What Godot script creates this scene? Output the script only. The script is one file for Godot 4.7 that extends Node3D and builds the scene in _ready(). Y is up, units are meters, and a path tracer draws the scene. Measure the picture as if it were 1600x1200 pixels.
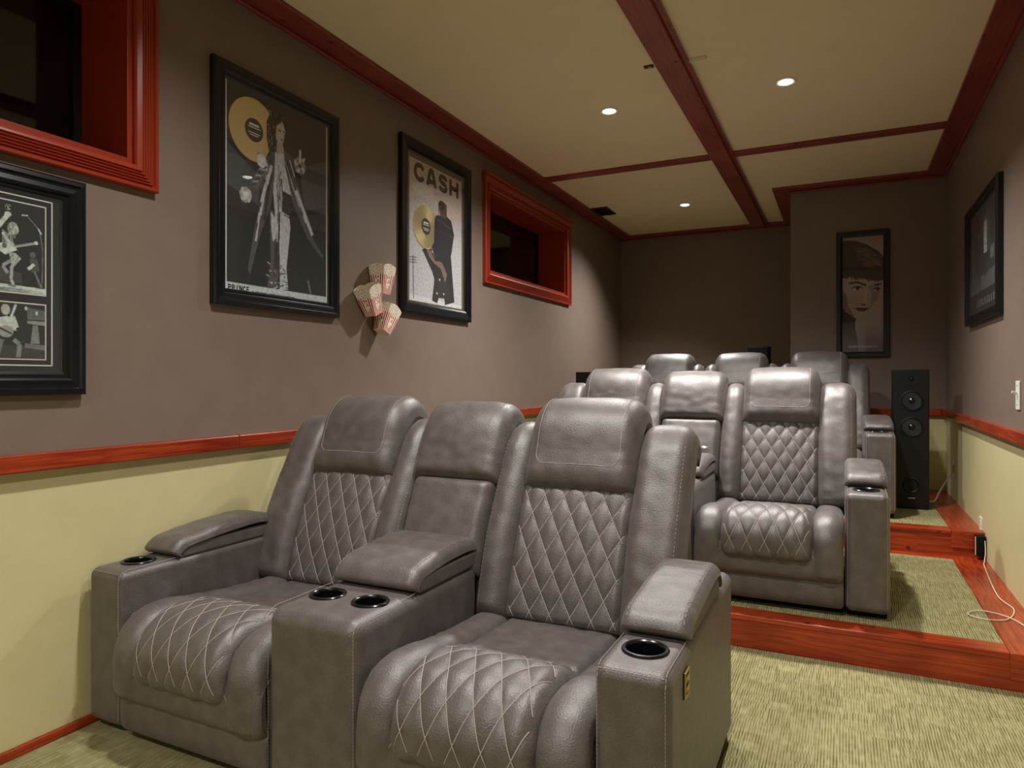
extends Node3D
# A basement home theatre: three stepped rows of recliners, framed posters, red stained trim.
# x runs to the right, y up; "d" is the depth into the room, so z = -d. Metres.

const WL := -2.335      # left wall
const WR := 0.74        # right wall
const CEIL := 2.83
const P1 := 0.14        # first platform
const P2 := 0.29        # second platform
const D1 := 3.152       # first riser
const D2 := 4.75        # second riser
const DB := 6.4         # bumped-out back wall
const DA := 7.76        # alcove back wall
const DF := -2.2        # front wall behind the viewer

var M := {}
var taken := {}
var rng := RandomNumberGenerator.new()

# ------------------------------------------------------------------ naming
func numbered(n: String) -> String:
	var k: int = taken.get(n, 0)
	taken[n] = k + 1
	return n if k == 0 else "%s_%03d" % [n, k]

func tag(o: Node, label: String, category: String, group := "", kind := "") -> Node:
	if label != "": o.set_meta("label", label)
	if category != "": o.set_meta("category", category)
	if group != "": o.set_meta("group", group)
	if kind != "": o.set_meta("kind", kind)
	return o

func thing(called: String, at: Vector3, turn := 0.0) -> Node3D:
	var o := Node3D.new()
	o.name = numbered(called)
	add_child(o, true)
	o.position = at
	o.rotation_degrees.y = turn
	return o

func part(called: String, mesh: Mesh, m: Material, parent: Node, at := Vector3.ZERO) -> MeshInstance3D:
	var o := MeshInstance3D.new()
	if called in ["stitching", "label_print"]: o.set_meta("kind", "stuff")   # fine thread and print, too small to pick apart
	o.name = called
	o.mesh = mesh
	o.material_override = m
	o.position = at
	o.cast_shadow = GeometryInstance3D.SHADOW_CASTING_SETTING_ON
	parent.add_child(o, true)
	return o

# ------------------------------------------------------------------ mesh tools
func begin() -> SurfaceTool:
	var st := SurfaceTool.new()
	st.begin(Mesh.PRIMITIVE_TRIANGLES)
	return st

func tri(st: SurfaceTool, p: Array, n: Array, uv: Array) -> void:
	var c: Vector3 = (p[1] - p[0]).cross(p[2] - p[0])
	var order := [0, 1, 2]
	if c.dot(n[0] + n[1] + n[2]) > 0.0: order = [0, 2, 1]
	for i in order:
		st.set_normal(n[i])
		st.set_uv(uv[i])
		st.add_vertex(p[i])

func quad(st: SurfaceTool, a: Vector3, b: Vector3, c: Vector3, d: Vector3, n: Vector3, uva := Vector2.ZERO, uvb := Vector2.RIGHT, uvc := Vector2.ONE, uvd := Vector2.DOWN) -> void:
	tri(st, [a, b, c], [n, n, n], [uva, uvb, uvc])
	tri(st, [a, c, d], [n, n, n], [uva, uvc, uvd])

# a box with rounded edges; u runs along the longest side, in metres
func rbox(st: SurfaceTool, c: Vector3, s: Vector3, r := 0.004, seg := 1, skip_top := false, shift := Vector2.ZERO, mids := 0) -> void:
	r = minf(r, minf(s.x, minf(s.y, s.z)) * 0.499)
	var h := s * 0.5
	var lng := 0
	if s.y > s.x and s.y >= s.z: lng = 1
	elif s.z > s.x and s.z > s.y: lng = 2
	for ax in 3:
		var a1 := (ax + 1) % 3
		var a2 := (ax + 2) % 3
		if a2 == lng:
			var sw := a1
			a1 = a2
			a2 = sw
		var l1 := _steps(h[a1], r, seg, mids)
		var l2 := _steps(h[a2], r, seg, mids)
		for sg in [-1.0, 1.0]:
			for i in l1.size() - 1:
				for j in l2.size() - 1:
					if skip_top and ax == 1 and sg > 0.0 and absf(l1[i] + l1[i + 1]) * 0.5 < h[a1] - r and absf(l2[j] + l2[j + 1]) * 0.5 < h[a2] - r: continue
					var ps := []
					var ns := []
					var us := []
					for k in [[i, j], [i + 1, j], [i + 1, j + 1], [i, j + 1]]:
						var p := Vector3.ZERO
						p[ax] = h[ax] * sg
						p[a1] = l1[k[0]]
						p[a2] = l2[k[1]]
						var inner := Vector3(clampf(p.x, -h.x + r, h.x - r), clampf(p.y, -h.y + r, h.y - r), clampf(p.z, -h.z + r, h.z - r))
						var n := (p - inner).normalized()
						ps.append(c + inner + n * r)
						ns.append(n)
						us.append(Vector2(p[a1], p[a2] + ax * 0.07) + shift)
					tri(st, [ps[0], ps[1], ps[2]], [ns[0], ns[1], ns[2]], [us[0], us[1], us[2]])
					tri(st, [ps[0], ps[2], ps[3]], [ns[0], ns[2], ns[3]], [us[0], us[2], us[3]])

func _steps(h: float, r: float, seg: int, mids: int) -> Array:
	var out := []
	for k in seg + 1: out.append(-h + r - r * tan(PI / 4 * (1.0 - float(k) / seg)))
	for k in mids: out.append(lerpf(-h + r, h - r, float(k + 1) / (mids + 1)))
	for k in seg + 1: out.append(h - r + r * tan(PI / 4 * float(k) / seg))
	return out

func box_mesh(s: Vector3, r := 0.004, seg := 1, shift := Vector2.ZERO, c := Vector3.ZERO) -> ArrayMesh:
	var st := begin()
	rbox(st, c, s, r, seg, false, shift)
	return st.commit()

# a flat horizontal rectangle with a round hole
func hole_plate(st: SurfaceTool, x0: float, x1: float, z0: float, z1: float, y: float, cx: float, cz: float, r: float) -> void:
	var angs := []
	for k in 40: angs.append(TAU * k / 40.0)
	for q in [Vector2(x0, z0), Vector2(x1, z0), Vector2(x1, z1), Vector2(x0, z1)]:
		angs.append(fposmod(atan2(q.y - cz, q.x - cx), TAU))
	angs.sort()
	var n := angs.size()
	for k in n:
		var a: float = angs[k]
		var b: float = angs[(k + 1) % n]
		quad(st, _onrim(a, x0, x1, z0, z1, y, cx, cz), _onrim(b, x0, x1, z0, z1, y, cx, cz), Vector3(cx + cos(b) * r, y, cz + sin(b) * r), Vector3(cx + cos(a) * r, y, cz + sin(a) * r), Vector3.UP)

func _onrim(a: float, x0: float, x1: float, z0: float, z1: float, y: float, cx: float, cz: float) -> Vector3:
	var dx := cos(a)
	var dz := sin(a)
	var tx := 1e9
	var tz := 1e9
	if absf(dx) > 1e-6: tx = ((x1 if dx > 0.0 else x0) - cx) / dx
	if absf(dz) > 1e-6: tz = ((z1 if dz > 0.0 else z0) - cz) / dz
	var t := minf(tx, tz)
	return Vector3(cx + dx * t, y, cz + dz * t)

# turned round the y axis: pts are (radius, height)
func lathe(st: SurfaceTool, pts: Array, c := Vector3.ZERO, n := 32, basis := Basis.IDENTITY) -> void:
	for i in pts.size() - 1:
		var p: Vector2 = pts[i]
		var q: Vector2 = pts[i + 1]
		var t := (q - p).normalized()
		var nn := Vector2(t.y, -t.x)
		for k in n:
			var a := TAU * k / n
			var b := TAU * (k + 1) / n
			var ea := Vector3(cos(a), 0, sin(a))
			var eb := Vector3(cos(b), 0, sin(b))
			var na := basis * (ea * nn.x + Vector3.UP * nn.y)
			var nb := basis * (eb * nn.x + Vector3.UP * nn.y)
			var v := [c + basis * (ea * p.x + Vector3.UP * p.y), c + basis * (eb * p.x + Vector3.UP * p.y), c + basis * (eb * q.x + Vector3.UP * q.y), c + basis * (ea * q.x + Vector3.UP * q.y)]
			tri(st, [v[0], v[1], v[2]], [na, nb, nb], [Vector2.ZERO, Vector2.RIGHT, Vector2.ONE])
			if p.x > 1e-6: tri(st, [v[0], v[2], v[3]], [na, nb, na], [Vector2.ZERO, Vector2.ONE, Vector2.DOWN])

func tube(st: SurfaceTool, pts: Array, r: float, n := 8) -> void:
	var side := Vector3.ZERO
	var rings := []
	for i in pts.size():
		var t: Vector3 = (pts[mini(i + 1, pts.size() - 1)] - pts[maxi(i - 1, 0)]).normalized()
		side = t.cross(Vector3.UP if absf(t.y) < 0.95 else Vector3.RIGHT).normalized()
		var up := side.cross(t)
		var ring := []
		for k in n: ring.append(side * cos(TAU * k / n) + up * sin(TAU * k / n))
		rings.append(ring)
	for i in pts.size() - 1:
		for k in n:
			var k2 := (k + 1) % n
			var a: Vector3 = rings[i][k]
			var b: Vector3 = rings[i][k2]
			var c: Vector3 = rings[i + 1][k2]
			var d: Vector3 = rings[i + 1][k]
			tri(st, [pts[i] + a * r, pts[i] + b * r, pts[i + 1] + c * r], [a, b, c], [Vector2.ZERO, Vector2.RIGHT, Vector2.ONE])
			tri(st, [pts[i] + a * r, pts[i + 1] + c * r, pts[i + 1] + d * r], [a, c, d], [Vector2.ZERO, Vector2.ONE, Vector2.DOWN])

func smooth(pts: Array, n := 12) -> Array:
	var c := Curve3D.new()
	for i in pts.size():
		var t: Vector3 = (pts[mini(i + 1, pts.size() - 1)] - pts[maxi(i - 1, 0)]) / 6.0
		c.add_point(pts[i], -t, t)
	var out := []
	for i in pts.size() - 1:
		for k in n: out.append(c.sample(i, float(k) / n))
	out.append(pts[-1])
	return out

# mitred moulding round a w x h opening, centred; prof is (distance in from the outer edge, height above the wall). side -1 = all four
func moulding(w: float, h: float, prof: Array, side := -1) -> ArrayMesh:
	var st := begin()
	var sg := [Vector2(-1, -1), Vector2(1, -1), Vector2(1, 1), Vector2(-1, 1)]
	for k in 4:
		if side >= 0 and k != side: continue
		var a: Vector2 = sg[k]
		var b: Vector2 = sg[(k + 1) % 4]
		var mid := (a + b) * 0.5      # points outwards
		var run := 0.0
		for i in prof.size() - 1:
			var p: Vector2 = prof[i]
			var q: Vector2 = prof[i + 1]
			var t := (q - p).normalized()
			var n := Vector3(-mid.x * -t.y, -mid.y * -t.y, t.x)
			n = Vector3(mid.x * t.y, mid.y * t.y, t.x)
			var len_ := w if mid.x == 0.0 else h
			var step := p.distance_to(q)
			quad(st, _corner(a, w, h, p), _corner(b, w, h, p), _corner(b, w, h, q), _corner(a, w, h, q), n, Vector2(0, run), Vector2(len_, run), Vector2(len_, run + step), Vector2(0, run + step))
			run += step
	return st.commit()

func _corner(s: Vector2, w: float, h: float, p: Vector2) -> Vector3:
	return Vector3(s.x * (w * 0.5 - p.x), s.y * (h * 0.5 - p.y * 0.0 - p.x), p.y)

# ------------------------------------------------------------------ upholstery: a pad laid over a side profile
# prof: points (z, y) running from the back or top to the front or bottom; the pad swells outwards by T
func pad(prof: Array, x0: Callable, x1: Callable, T: float, ex: float, et0: float, et1: float, extra := {}) -> Dictionary:
	var c := Curve2D.new()
	for i in prof.size():
		var t: Vector2 = (prof[mini(i + 1, prof.size() - 1)] - prof[maxi(i - 1, 0)]) / 6.0
		c.add_point(prof[i], -t, t)
	c.bake_interval = 0.005
	var P := {"c": c, "L": c.get_baked_length(), "x0": x0, "x1": x1, "T": T, "ex": ex, "e0": et0, "e1": et1, "crown": 0.0, "q": [], "wr": 0.0, "seed": 0, "skirt": 0.0}
	P.merge(extra, true)
	P.nz = FastNoiseLite.new()
	P.nz.seed = P.seed
	P.nz.frequency = 1.0
	P.nz.fractal_octaves = 2
	return P

func _round(d: float, e: float) -> float:
	if d >= e: return 1.0
	var k := 1.0 - maxf(d, 0.0) / e
	return sqrt(maxf(0.0, 1.0 - k * k))

func surf(P: Dictionary, a: float, b: float, lift := 0.0, groove := false) -> Vector3:
	var L: float = P.L
	var s := b * L
	var c: Curve2D = P.c
	var p := c.sample_baked(s)
	var t := (c.sample_baked(minf(s + 0.012, L)) - c.sample_baked(maxf(s - 0.012, 0.0))).normalized()
	var n := Vector2(-t.y, t.x)
	var xl: float = P.x0.call(b)
	var xr: float = P.x1.call(b)
	var x := lerpf(xl, xr, a * 0.5 + 0.5)
	var side := (1.0 - absf(a)) * (xr - xl) * 0.5
	var f: float = _round(side, P.ex) * _round(s, P.e0) * _round(L - s, P.e1)
	var h: float = P.T * f + P.crown * f * (1.0 - a * a) * sin(PI * clampf(b, 0, 1))
	if P.q.size():
		var puff := 0.0
		if not groove:
			var xc := x - (xl + xr) * 0.5
			var u: float = xc / P.q[0] + s / P.q[1]
			var v: float = xc / P.q[0] - s / P.q[1]
			puff = pow(absf(sin(PI * u)) * absf(sin(PI * v)), 0.55)
		h += P.q[2] * puff * f
	if P.wr > 0.0:
		h += P.wr * f * P.nz.get_noise_3d(x * 9.0, s * 22.0, 0.0)
		h += P.wr * 1.3 * (1.0 - _round(side, P.ex * 2.2)) * f * P.nz.get_noise_3d(x * 6.0, s * 60.0, 5.0)
	h += lift
	return Vector3(x, p.y + n.y * h, p.x + n.x * h)

func pad_mesh(P: Dictionary, na: int, nb: int) -> ArrayMesh:
	var g := []
	for j in nb + 1:
		var tb := float(j) / nb
		var b := tb if P.q.size() else lerpf(tb, 0.5 - 0.5 * cos(PI * tb), 0.7)
		if P.q.size(): b = lerpf(tb, 0.5 - 0.5 * cos(PI * tb), 0.25)
		var row := PackedVector3Array()
		for i in na + 1:
			var ta := float(i) / na * 2.0 - 1.0
			var a := lerpf(ta, sin(PI * 0.5 * ta), 0.3 if P.q.size() else 0.75)
			row.append(surf(P, a, b))
		g.append(row)
	var nrm := []
	for j in nb + 1:
		var row := PackedVector3Array()
		for i in na + 1:
			var du: Vector3 = g[j][mini(i + 1, na)] - g[j][maxi(i - 1, 0)]
			var dv: Vector3 = g[mini(j + 1, nb)][i] - g[maxi(j - 1, 0)][i]
			row.append(dv.cross(du).normalized())
		nrm.append(row)
	var st := begin()
	for j in nb:
		for i in na:
			var ps := [g[j][i], g[j][i + 1], g[j + 1][i + 1], g[j + 1][i]]
			var ns := [nrm[j][i], nrm[j][i + 1], nrm[j + 1][i + 1], nrm[j + 1][i]]
			tri(st, [ps[0], ps[1], ps[2]], [ns[0], ns[1], ns[2]], [Vector2.ZERO, Vector2.RIGHT, Vector2.ONE])
			tri(st, [ps[0], ps[2], ps[3]], [ns[0], ns[2], ns[3]], [Vector2.ZERO, Vector2.ONE, Vector2.DOWN])
	if P.skirt > 0.0:
		# sides and back of a loose pillow
		var rim := []
		for j in nb + 1: rim.append(Vector2(-1, float(j) / nb))
		for i in na: rim.append(Vector2(-1 + 2.0 * (i + 1) / na, 1))
		for j in nb: rim.append(Vector2(1, 1.0 - float(j + 1) / nb))
		for i in na - 1: rim.append(Vector2(1 - 2.0 * (i + 1) / na, 0))
		for k in rim.size():
			var p: Vector2 = rim[k]
			var q: Vector2 = rim[(k + 1) % rim.size()]
			var a := surf(P, p.x, p.y)
			var b := surf(P, q.x, q.y)
			var c := surf(P, q.x * 0.97, q.y, -P.skirt)
			var d := surf(P, p.x * 0.97, p.y, -P.skirt)
			var n := (b - a).cross(d - a).normalized()
			var mid := surf(P, 0, 0.5)
			if n.dot(a - mid) < 0.0: n = -n
			quad(st, a, b, c, d, n)
		for j in nb:
			var a := surf(P, -0.97, float(j) / nb, -P.skirt)
			var b := surf(P, 0.97, float(j) / nb, -P.skirt)
			var c := surf(P, 0.97, float(j + 1) / nb, -P.skirt)
			var d := surf(P, -0.97, float(j + 1) / nb, -P.skirt)
			var n := (b - a).cross(d - a).normalized()
			if n.dot(surf(P, 0, float(j) / nb, 0.05) - a) > 0.0: n = -n
			quad(st, a, b, c, d, n)
	return st.commit()

# a ribbon of thread over a pad, along (a, b) points; dashed leaves gaps between the stitches
func thread(st: SurfaceTool, P: Dictionary, line: Array, w := 0.0022, groove := false, dash := 0.0) -> void:
	var pts := []
	for i in line.size() - 1:
		var p: Vector2 = line[i]
		var q: Vector2 = line[i + 1]
		var gap := surf(P, p.x, p.y).distance_to(surf(P, q.x, q.y))
		var n := maxi(2, int(gap / 0.007))
		for k in n: pts.append(p.lerp(q, float(k) / n))
	pts.append(line[-1])
	var prev := []
	for i in pts.size():
		var q: Vector2 = pts[i]
		var v := surf(P, q.x, q.y, 0.0024 if groove else 0.0009, groove)
		var e := 0.004
		var du := surf(P, minf(q.x + e, 1), q.y, 0, groove) - surf(P, maxf(q.x - e, -1), q.y, 0, groove)
		var dv := surf(P, q.x, minf(q.y + e, 1), 0, groove) - surf(P, q.x, maxf(q.y - e, 0), 0, groove)
		var n := dv.cross(du).normalized()
		var o: Vector2 = pts[mini(i + 1, pts.size() - 1)]
		var oo: Vector2 = pts[maxi(i - 1, 0)]
		var t := (surf(P, o.x, o.y, 0, groove) - surf(P, oo.x, oo.y, 0, groove)).normalized()
		var side := n.cross(t).normalized() * w * 0.5
		var now := [v - side, v + n * w * 0.3, v + side, n, (n - side.normalized()).normalized(), (n + side.normalized()).normalized()]
		if prev.size() and not (dash > 0.0 and i % 2 == 0):
			for k in 2:
				var na: Vector3 = now[4] if k == 0 else now[5]
				tri(st, [prev[k], prev[k + 1], now[k + 1]], [na, na, na], [Vector2.ZERO, Vector2.RIGHT, Vector2.ONE])
				tri(st, [prev[k], now[k + 1], now[k]], [na, na, na], [Vector2.ZERO, Vector2.ONE, Vector2.DOWN])
		prev = now

# the crossing lines of a diamond quilt
func quilt_threads(st: SurfaceTool, P: Dictionary, b0 := 0.02, b1 := 0.98) -> void:
	var L: float = P.L
	var wq: float = P.q[0]
	var hq: float = P.q[1]
	for dir in [1.0, -1.0]:
		for k in range(-14, 15):
			var line := []
			for i in 61:
				var b := lerpf(b0, b1, i / 60.0)
				var x: float = (k - dir * b * L / hq) * wq if dir > 0.0 else (k + b * L / hq) * wq
				var half: float = (P.x1.call(b) - P.x0.call(b)) * 0.5
				var a := x / half
				if absf(a) < 0.93:
					line.append(Vector2(a, b))
				elif line.size():
					break
			if line.size() > 2: thread(st, P, line, 0.0028, true)

# ------------------------------------------------------------------ textures
func noise(seed_: int, freq: float, oct := 3, kind := FastNoiseLite.TYPE_SIMPLEX_SMOOTH) -> FastNoiseLite:
	var n := FastNoiseLite.new()
	n.noise_type = kind
	n.seed = seed_
	n.frequency = freq
	n.fractal_octaves = oct
	return n

func tile(n: FastNoiseLite, w: int, h: int) -> Image:
	var im := n.get_seamless_image(w, h, false, false, 0.12, true)
	im.convert(Image.FORMAT_L8)
	return im

func tex(im: Image) -> ImageTexture:
	return ImageTexture.create_from_image(im)

func mat(called: String, c: Color, rough: float, spec := 0.5, metal := 0.0) -> StandardMaterial3D:
	var m := StandardMaterial3D.new()
	m.resource_name = called
	m.albedo_color = c
	m.roughness = rough
	m.metallic = metal
	m.metallic_specular = spec
	M[called] = m
	return m

func triplanar(m: StandardMaterial3D, per_metre: float, world := true) -> void:
	m.uv1_triplanar = true
	m.uv1_world_triplanar = world
	m.uv1_scale = Vector3.ONE * per_metre
	m.uv1_triplanar_sharpness = 4.0

func tone_image(grey: Image, lo: Color, hi: Color, contrast := 1.0) -> Image:
	var w := grey.get_width()
	var h := grey.get_height()
	var out := Image.create(w, h, false, Image.FORMAT_RGB8)
	for y in h:
		for x in w:
			out.set_pixel(x, y, lo.lerp(hi, clampf((grey.get_pixel(x, y).r - 0.5) * contrast + 0.5, 0, 1)))
	return out

func make_materials() -> void:
	# upholstery: mottled grey brown faux suede with a fine pebble
	var big := tile(noise(3, 0.008, 4), 512, 512)
	var fine := tile(noise(5, 0.11, 2), 512, 512)
	var lea := Image.create(512, 512, false, Image.FORMAT_RGB8)
	for y in 512:
		for x in 512:
			var k := clampf((big.get_pixel(x, y).r - 0.5) * 1.2 + (fine.get_pixel(x, y).r - 0.5) * 1.0 + 0.5, 0, 1)
			lea.set_pixel(x, y, Color8(75, 67, 64).lerp(Color8(96, 88, 85), k))
	var peb := tile(noise(9, 0.19, 2, FastNoiseLite.TYPE_CELLULAR), 512, 512)
	var m := mat("suede_leather", Color.WHITE, 0.47, 0.68)
	m.albedo_texture = tex(lea)
	m.heightmap_enabled = true
	m.heightmap_texture = tex(peb)
	m.heightmap_scale = 0.08
	m.rim_enabled = true      # suede nap
	m.rim = 0.14
	m.rim_tint = 0.5
	triplanar(m, 2.6, false)
	mat("thread", Color8(172, 162, 156), 0.6, 0.3)
	mat("gloss_black", Color8(12, 14, 17), 0.22)
	mat("matt_black", Color8(14, 13, 13), 0.7, 0.3)
	mat("brass", Color8(190, 160, 90), 0.35, 0.5, 0.8)
	# painted walls: roller stipple
	var stip := tile(noise(21, 0.14, 3), 512, 512)
	var stip_t := tex(stip)
	var patch := tile(noise(22, 0.006, 3), 512, 512)
	for w in [["wall_brown", Color8(124, 108, 97), Color8(129, 113, 102), 0.42], ["wall_cream", Color8(205, 195, 147), Color8(210, 200, 153), 0.5], ["ceiling_tan", Color8(228, 213, 182), Color8(232, 217, 187), 0.75]]:
		m = mat(w[0], Color.WHITE, w[3], 0.45)
		m.albedo_texture = tex(tone_image(patch, w[1], w[2]))
		m.heightmap_enabled = true
		m.heightmap_texture = stip_t
		m.heightmap_scale = 0.035
		triplanar(m, 1.6)
	make_wood()
	make_carpet()
	mat("frame_black", Color8(15, 17, 20), 0.28)
	mat("mat_board", Color8(24, 25, 26), 0.8, 0.3)
	mat("mat_line", Color8(214, 212, 204), 0.7, 0.3)
	mat("white_plastic", Color8(224, 222, 214), 0.35)
	mat("speaker_black", Color8(15, 15, 16), 0.5, 0.4)
	mat("cone_grey", Color8(30, 33, 37), 0.3)
	mat("rubber", Color8(10, 10, 11), 0.6, 0.4)
	mat("chrome", Color8(190, 192, 196), 0.2, 0.5, 1.0)
	mat("vent_brown", Color8(52, 40, 28), 0.6)
	mat("cable_cream", Color8(208, 200, 176), 0.5)
	mat("paper_inside", Color8(226, 216, 190), 0.85, 0.3)
	mat("letter_dark", Color8(52, 34, 24), 0.7, 0.3)
	mat("letter_black", Color8(16, 18, 22), 0.7, 0.3)
	mat("letter_pale", Color8(206, 194, 192), 0.7, 0.3)
	mat("label_dark", Color8(42, 30, 24), 0.5)
	m = mat("gold_record", Color8(232, 214, 160), 0.3, 0.5, 0.75)
	m.anisotropy_enabled = true
	m.anisotropy = 0.6
	m = mat("clear_glass", Color(1, 1, 1, 0.03), 0.02)
	m.transparency = BaseMaterial3D.TRANSPARENCY_ALPHA
	m = mat("night_glass", Color(0.02, 0.025, 0.03, 0.4), 0.03)
	m.transparency = BaseMaterial3D.TRANSPARENCY_ALPHA
	m = mat("lamp_glow", Color8(255, 250, 238), 0.4)
	m.emission_enabled = true
	m.emission = Color8(255, 250, 240)
	m.emission_energy_multiplier = 9.0

# red stained pine, grain along u: 1024 x 256 stand for 2.4 x 0.3 m
func make_wood() -> void:
	var w := 1024
	var h := 256
	var im := Image.create(w, h, false, Image.FORMAT_RGB8)
	var im2 := Image.create(w, h, false, Image.FORMAT_RGB8)      # the darker cherry stain of the ceiling boards
	var n1 := noise(31, 0.004, 3)
	var n2 := noise(32, 0.02, 3)
	rng.seed = 77
	var knots := []
	for k in 11: knots.append([rng.randf() * w, rng.randf() * h, rng.randf_range(4, 8)])
	for y in h:
		for x in w:
			var yy := y + n1.get_noise_2d(x * 0.9, y * 2.0) * 26.0
			var dark := 0.0
			for k in knots:
				var dx: float = (x - k[0]) * 1.5
				var dy: float = y - k[1]
				if absf(dx) > 60.0 or absf(dy) > 60.0: continue
				var r := sqrt(dx * dx + dy * dy)
				yy += signf(dy) * k[2] * 1.7 * exp(-r * r / (k[2] * k[2] * 5.0))
				if r < k[2]: dark = maxf(dark, 0.85 - 0.25 * sin(r * 1.7))
				elif r < k[2] * 1.4: dark = maxf(dark, 0.5)
			var g := 0.5 + 0.5 * sin(yy * 0.24 + n1.get_noise_2d(x * 0.3, y * 0.5) * 5.0)
			g = pow(g, 1.6) * 0.26 + 0.42 * (n2.get_noise_2d(x * 0.25, y * 7.0) + 0.5) + 0.45 * (n1.get_noise_2d(x * 1.4, y * 1.0 + 300) + 0.35)
			var c := Color8(178, 72, 30).lerp(Color8(118, 31, 15), clampf(g, 0, 1))
			im.set_pixel(x, y, c.lerp(Color8(58, 16, 10), dark * 0.7))
			im2.set_pixel(x, y, Color8(152, 70, 62).lerp(Color8(108, 42, 40), clampf(g, 0, 1)).lerp(Color8(44, 14, 12), dark))
	var t := tex(im)
	var m := mat("red_pine", Color.WHITE, 0.27, 0.5)
	m.albedo_texture = t
	m.uv1_scale = Vector3(1 / 2.4, 1 / 0.3, 1)
	m = mat("red_trim", Color.WHITE, 0.33, 0.5)
	m.albedo_texture = tex(im2)
	m.uv1_scale = Vector3(1 / 2.4, 1 / 0.3, 1)
	m = mat("red_casing", Color8(150, 52, 30), 0.28, 0.5)

# ribbed carpet: 1024 pixels stand for 0.96 m; ribs run into the room
func make_carpet() -> void:
	var s := 1024
	var im := Image.create(s, s, false, Image.FORMAT_RGB8)
	var hm := Image.create(s, s, false, Image.FORMAT_L8)
	var nz := noise(41, 0.09, 2)
	var nb := noise(42, 0.02, 2)
	rng.seed = 5
	var blk := []
	for i in 16:
		var row := []
		for j in 12: row.append([rng.randf(), rng.randf()])
		blk.append(row)
	for y in s:
		for x in s:
			var bj := int(float(x) / s * 12.0)
			var shift := 32.0 * (bj % 2)
			var bi := int(fposmod((y + shift) / 64.0, 16.0))
			var b: Array = blk[bi][bj]
			var ph := TAU * x / s * 108.0
			if b[1] > 0.55: ph += PI
			var rib := 0.5 + 0.5 * cos(ph)
			var strong: float = 0.6 + 0.4 * b[0]
			var broken := clampf(nz.get_noise_2d(x * 0.9, y * 0.07) * 0.9 + 0.85, 0, 1)
			var k := clampf(rib * strong * broken, 0, 1)
			var c := Color8(168, 162, 121).lerp(Color8(104, 95, 55), k * 0.95)
			c = c.darkened(clampf(0.04 + 0.06 * nb.get_noise_2d(x, y), 0, 0.3))
			im.set_pixel(x, y, c)
			hm.set_pixel(x, y, Color(1.0 - k * 0.8 + 0.15 * nz.get_noise_2d(x * 3.0, y * 3.0), 0, 0))
	var m := mat("carpet", Color.WHITE, 0.95, 0.25)
	m.albedo_texture = tex(im)
	m.heightmap_enabled = true
	m.heightmap_texture = tex(hm)
	m.heightmap_scale = 0.3
	triplanar(m, 1.0 / 0.96)

# ------------------------------------------------------------------ print: filled polygons on an image
func poly(im: Image, flat: Array, c: Color) -> void:
	var w := im.get_width()
	var h := im.get_height()
	var p := []
	for i in range(0, flat.size(), 2): p.append(Vector2(flat[i] * w, flat[i + 1] * h))
	var lo: float = h
	var hi := 0.0
	for q in p:
		lo = minf(lo, q.y)
		hi = maxf(hi, q.y)
	for y in range(maxi(0, int(lo)), mini(h, int(hi) + 1)):
		var xs := []
		for i in p.size():
			var a: Vector2 = p[i]
			var b: Vector2 = p[(i + 1) % p.size()]
			var yy := y + 0.5
			if (a.y <= yy) != (b.y <= yy): xs.append(a.x + (yy - a.y) / (b.y - a.y) * (b.x - a.x))
		xs.sort()
		for i in range(0, xs.size() - 1, 2):
			var x0 := maxi(0, int(round(xs[i])))
			var x1 := mini(w, int(round(xs[i + 1])))
			if x1 > x0: im.fill_rect(Rect2i(x0, y, x1 - x0, 1), c)

func oval(im: Image, cx: float, cy: float, rx: float, ry: float, c: Color, turn := 0.0) -> void:
	var f := []
	for k in 28:
		var v := Vector2(cos(TAU * k / 28) * rx, sin(TAU * k / 28) * ry).rotated(turn)
		f.append(cx + v.x)
		f.append(cy + v.y)
	poly(im, f, c)

func stroke(im: Image, flat: Array, wd: float, c: Color) -> void:
	var asp := float(im.get_height()) / im.get_width()
	for i in range(0, flat.size() - 2, 2):
		var a := Vector2(flat[i], flat[i + 1] * asp)
		var b := Vector2(flat[i + 2], flat[i + 3] * asp)
		var n := (b - a).normalized().orthogonal() * wd * 0.5
		poly(im, [a.x + n.x, (a.y + n.y) / asp, b.x + n.x, (b.y + n.y) / asp, b.x - n.x, (b.y - n.y) / asp, a.x - n.x, (a.y - n.y) / asp], c)

func soften(im: Image, grain: float, seed_: int, small := 2) -> Image:
	var w := im.get_width()
	var h := im.get_height()
	im.resize(w / small, h / small, Image.INTERPOLATE_BILINEAR)
	im.resize(w, h, Image.INTERPOLATE_CUBIC)
	var nz := noise(seed_, 0.06, 3)
	for y in h:
		for x in w:
			var c := im.get_pixel(x, y)
			var k := 1.0 + grain * nz.get_noise_2d(x, y)
			im.set_pixel(x, y, Color(c.r * k, c.g * k, c.b * k))
	return im

func print_material(called: String, im: Image) -> StandardMaterial3D:
	var m := mat(called, Color.WHITE, 0.75, 0.3)
	m.albedo_texture = tex(im)
	return m

# a flat sheet with uv 0..1, facing +z
func sheet(w: float, h: float) -> ArrayMesh:
	var st := begin()
	quad(st, Vector3(-w / 2, h / 2, 0), Vector3(w / 2, h / 2, 0), Vector3(w / 2, -h / 2, 0), Vector3(-w / 2, -h / 2, 0), Vector3.BACK, Vector2(0, 0), Vector2(1, 0), Vector2(1, 1), Vector2(0, 1))
	return st.commit()

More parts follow.
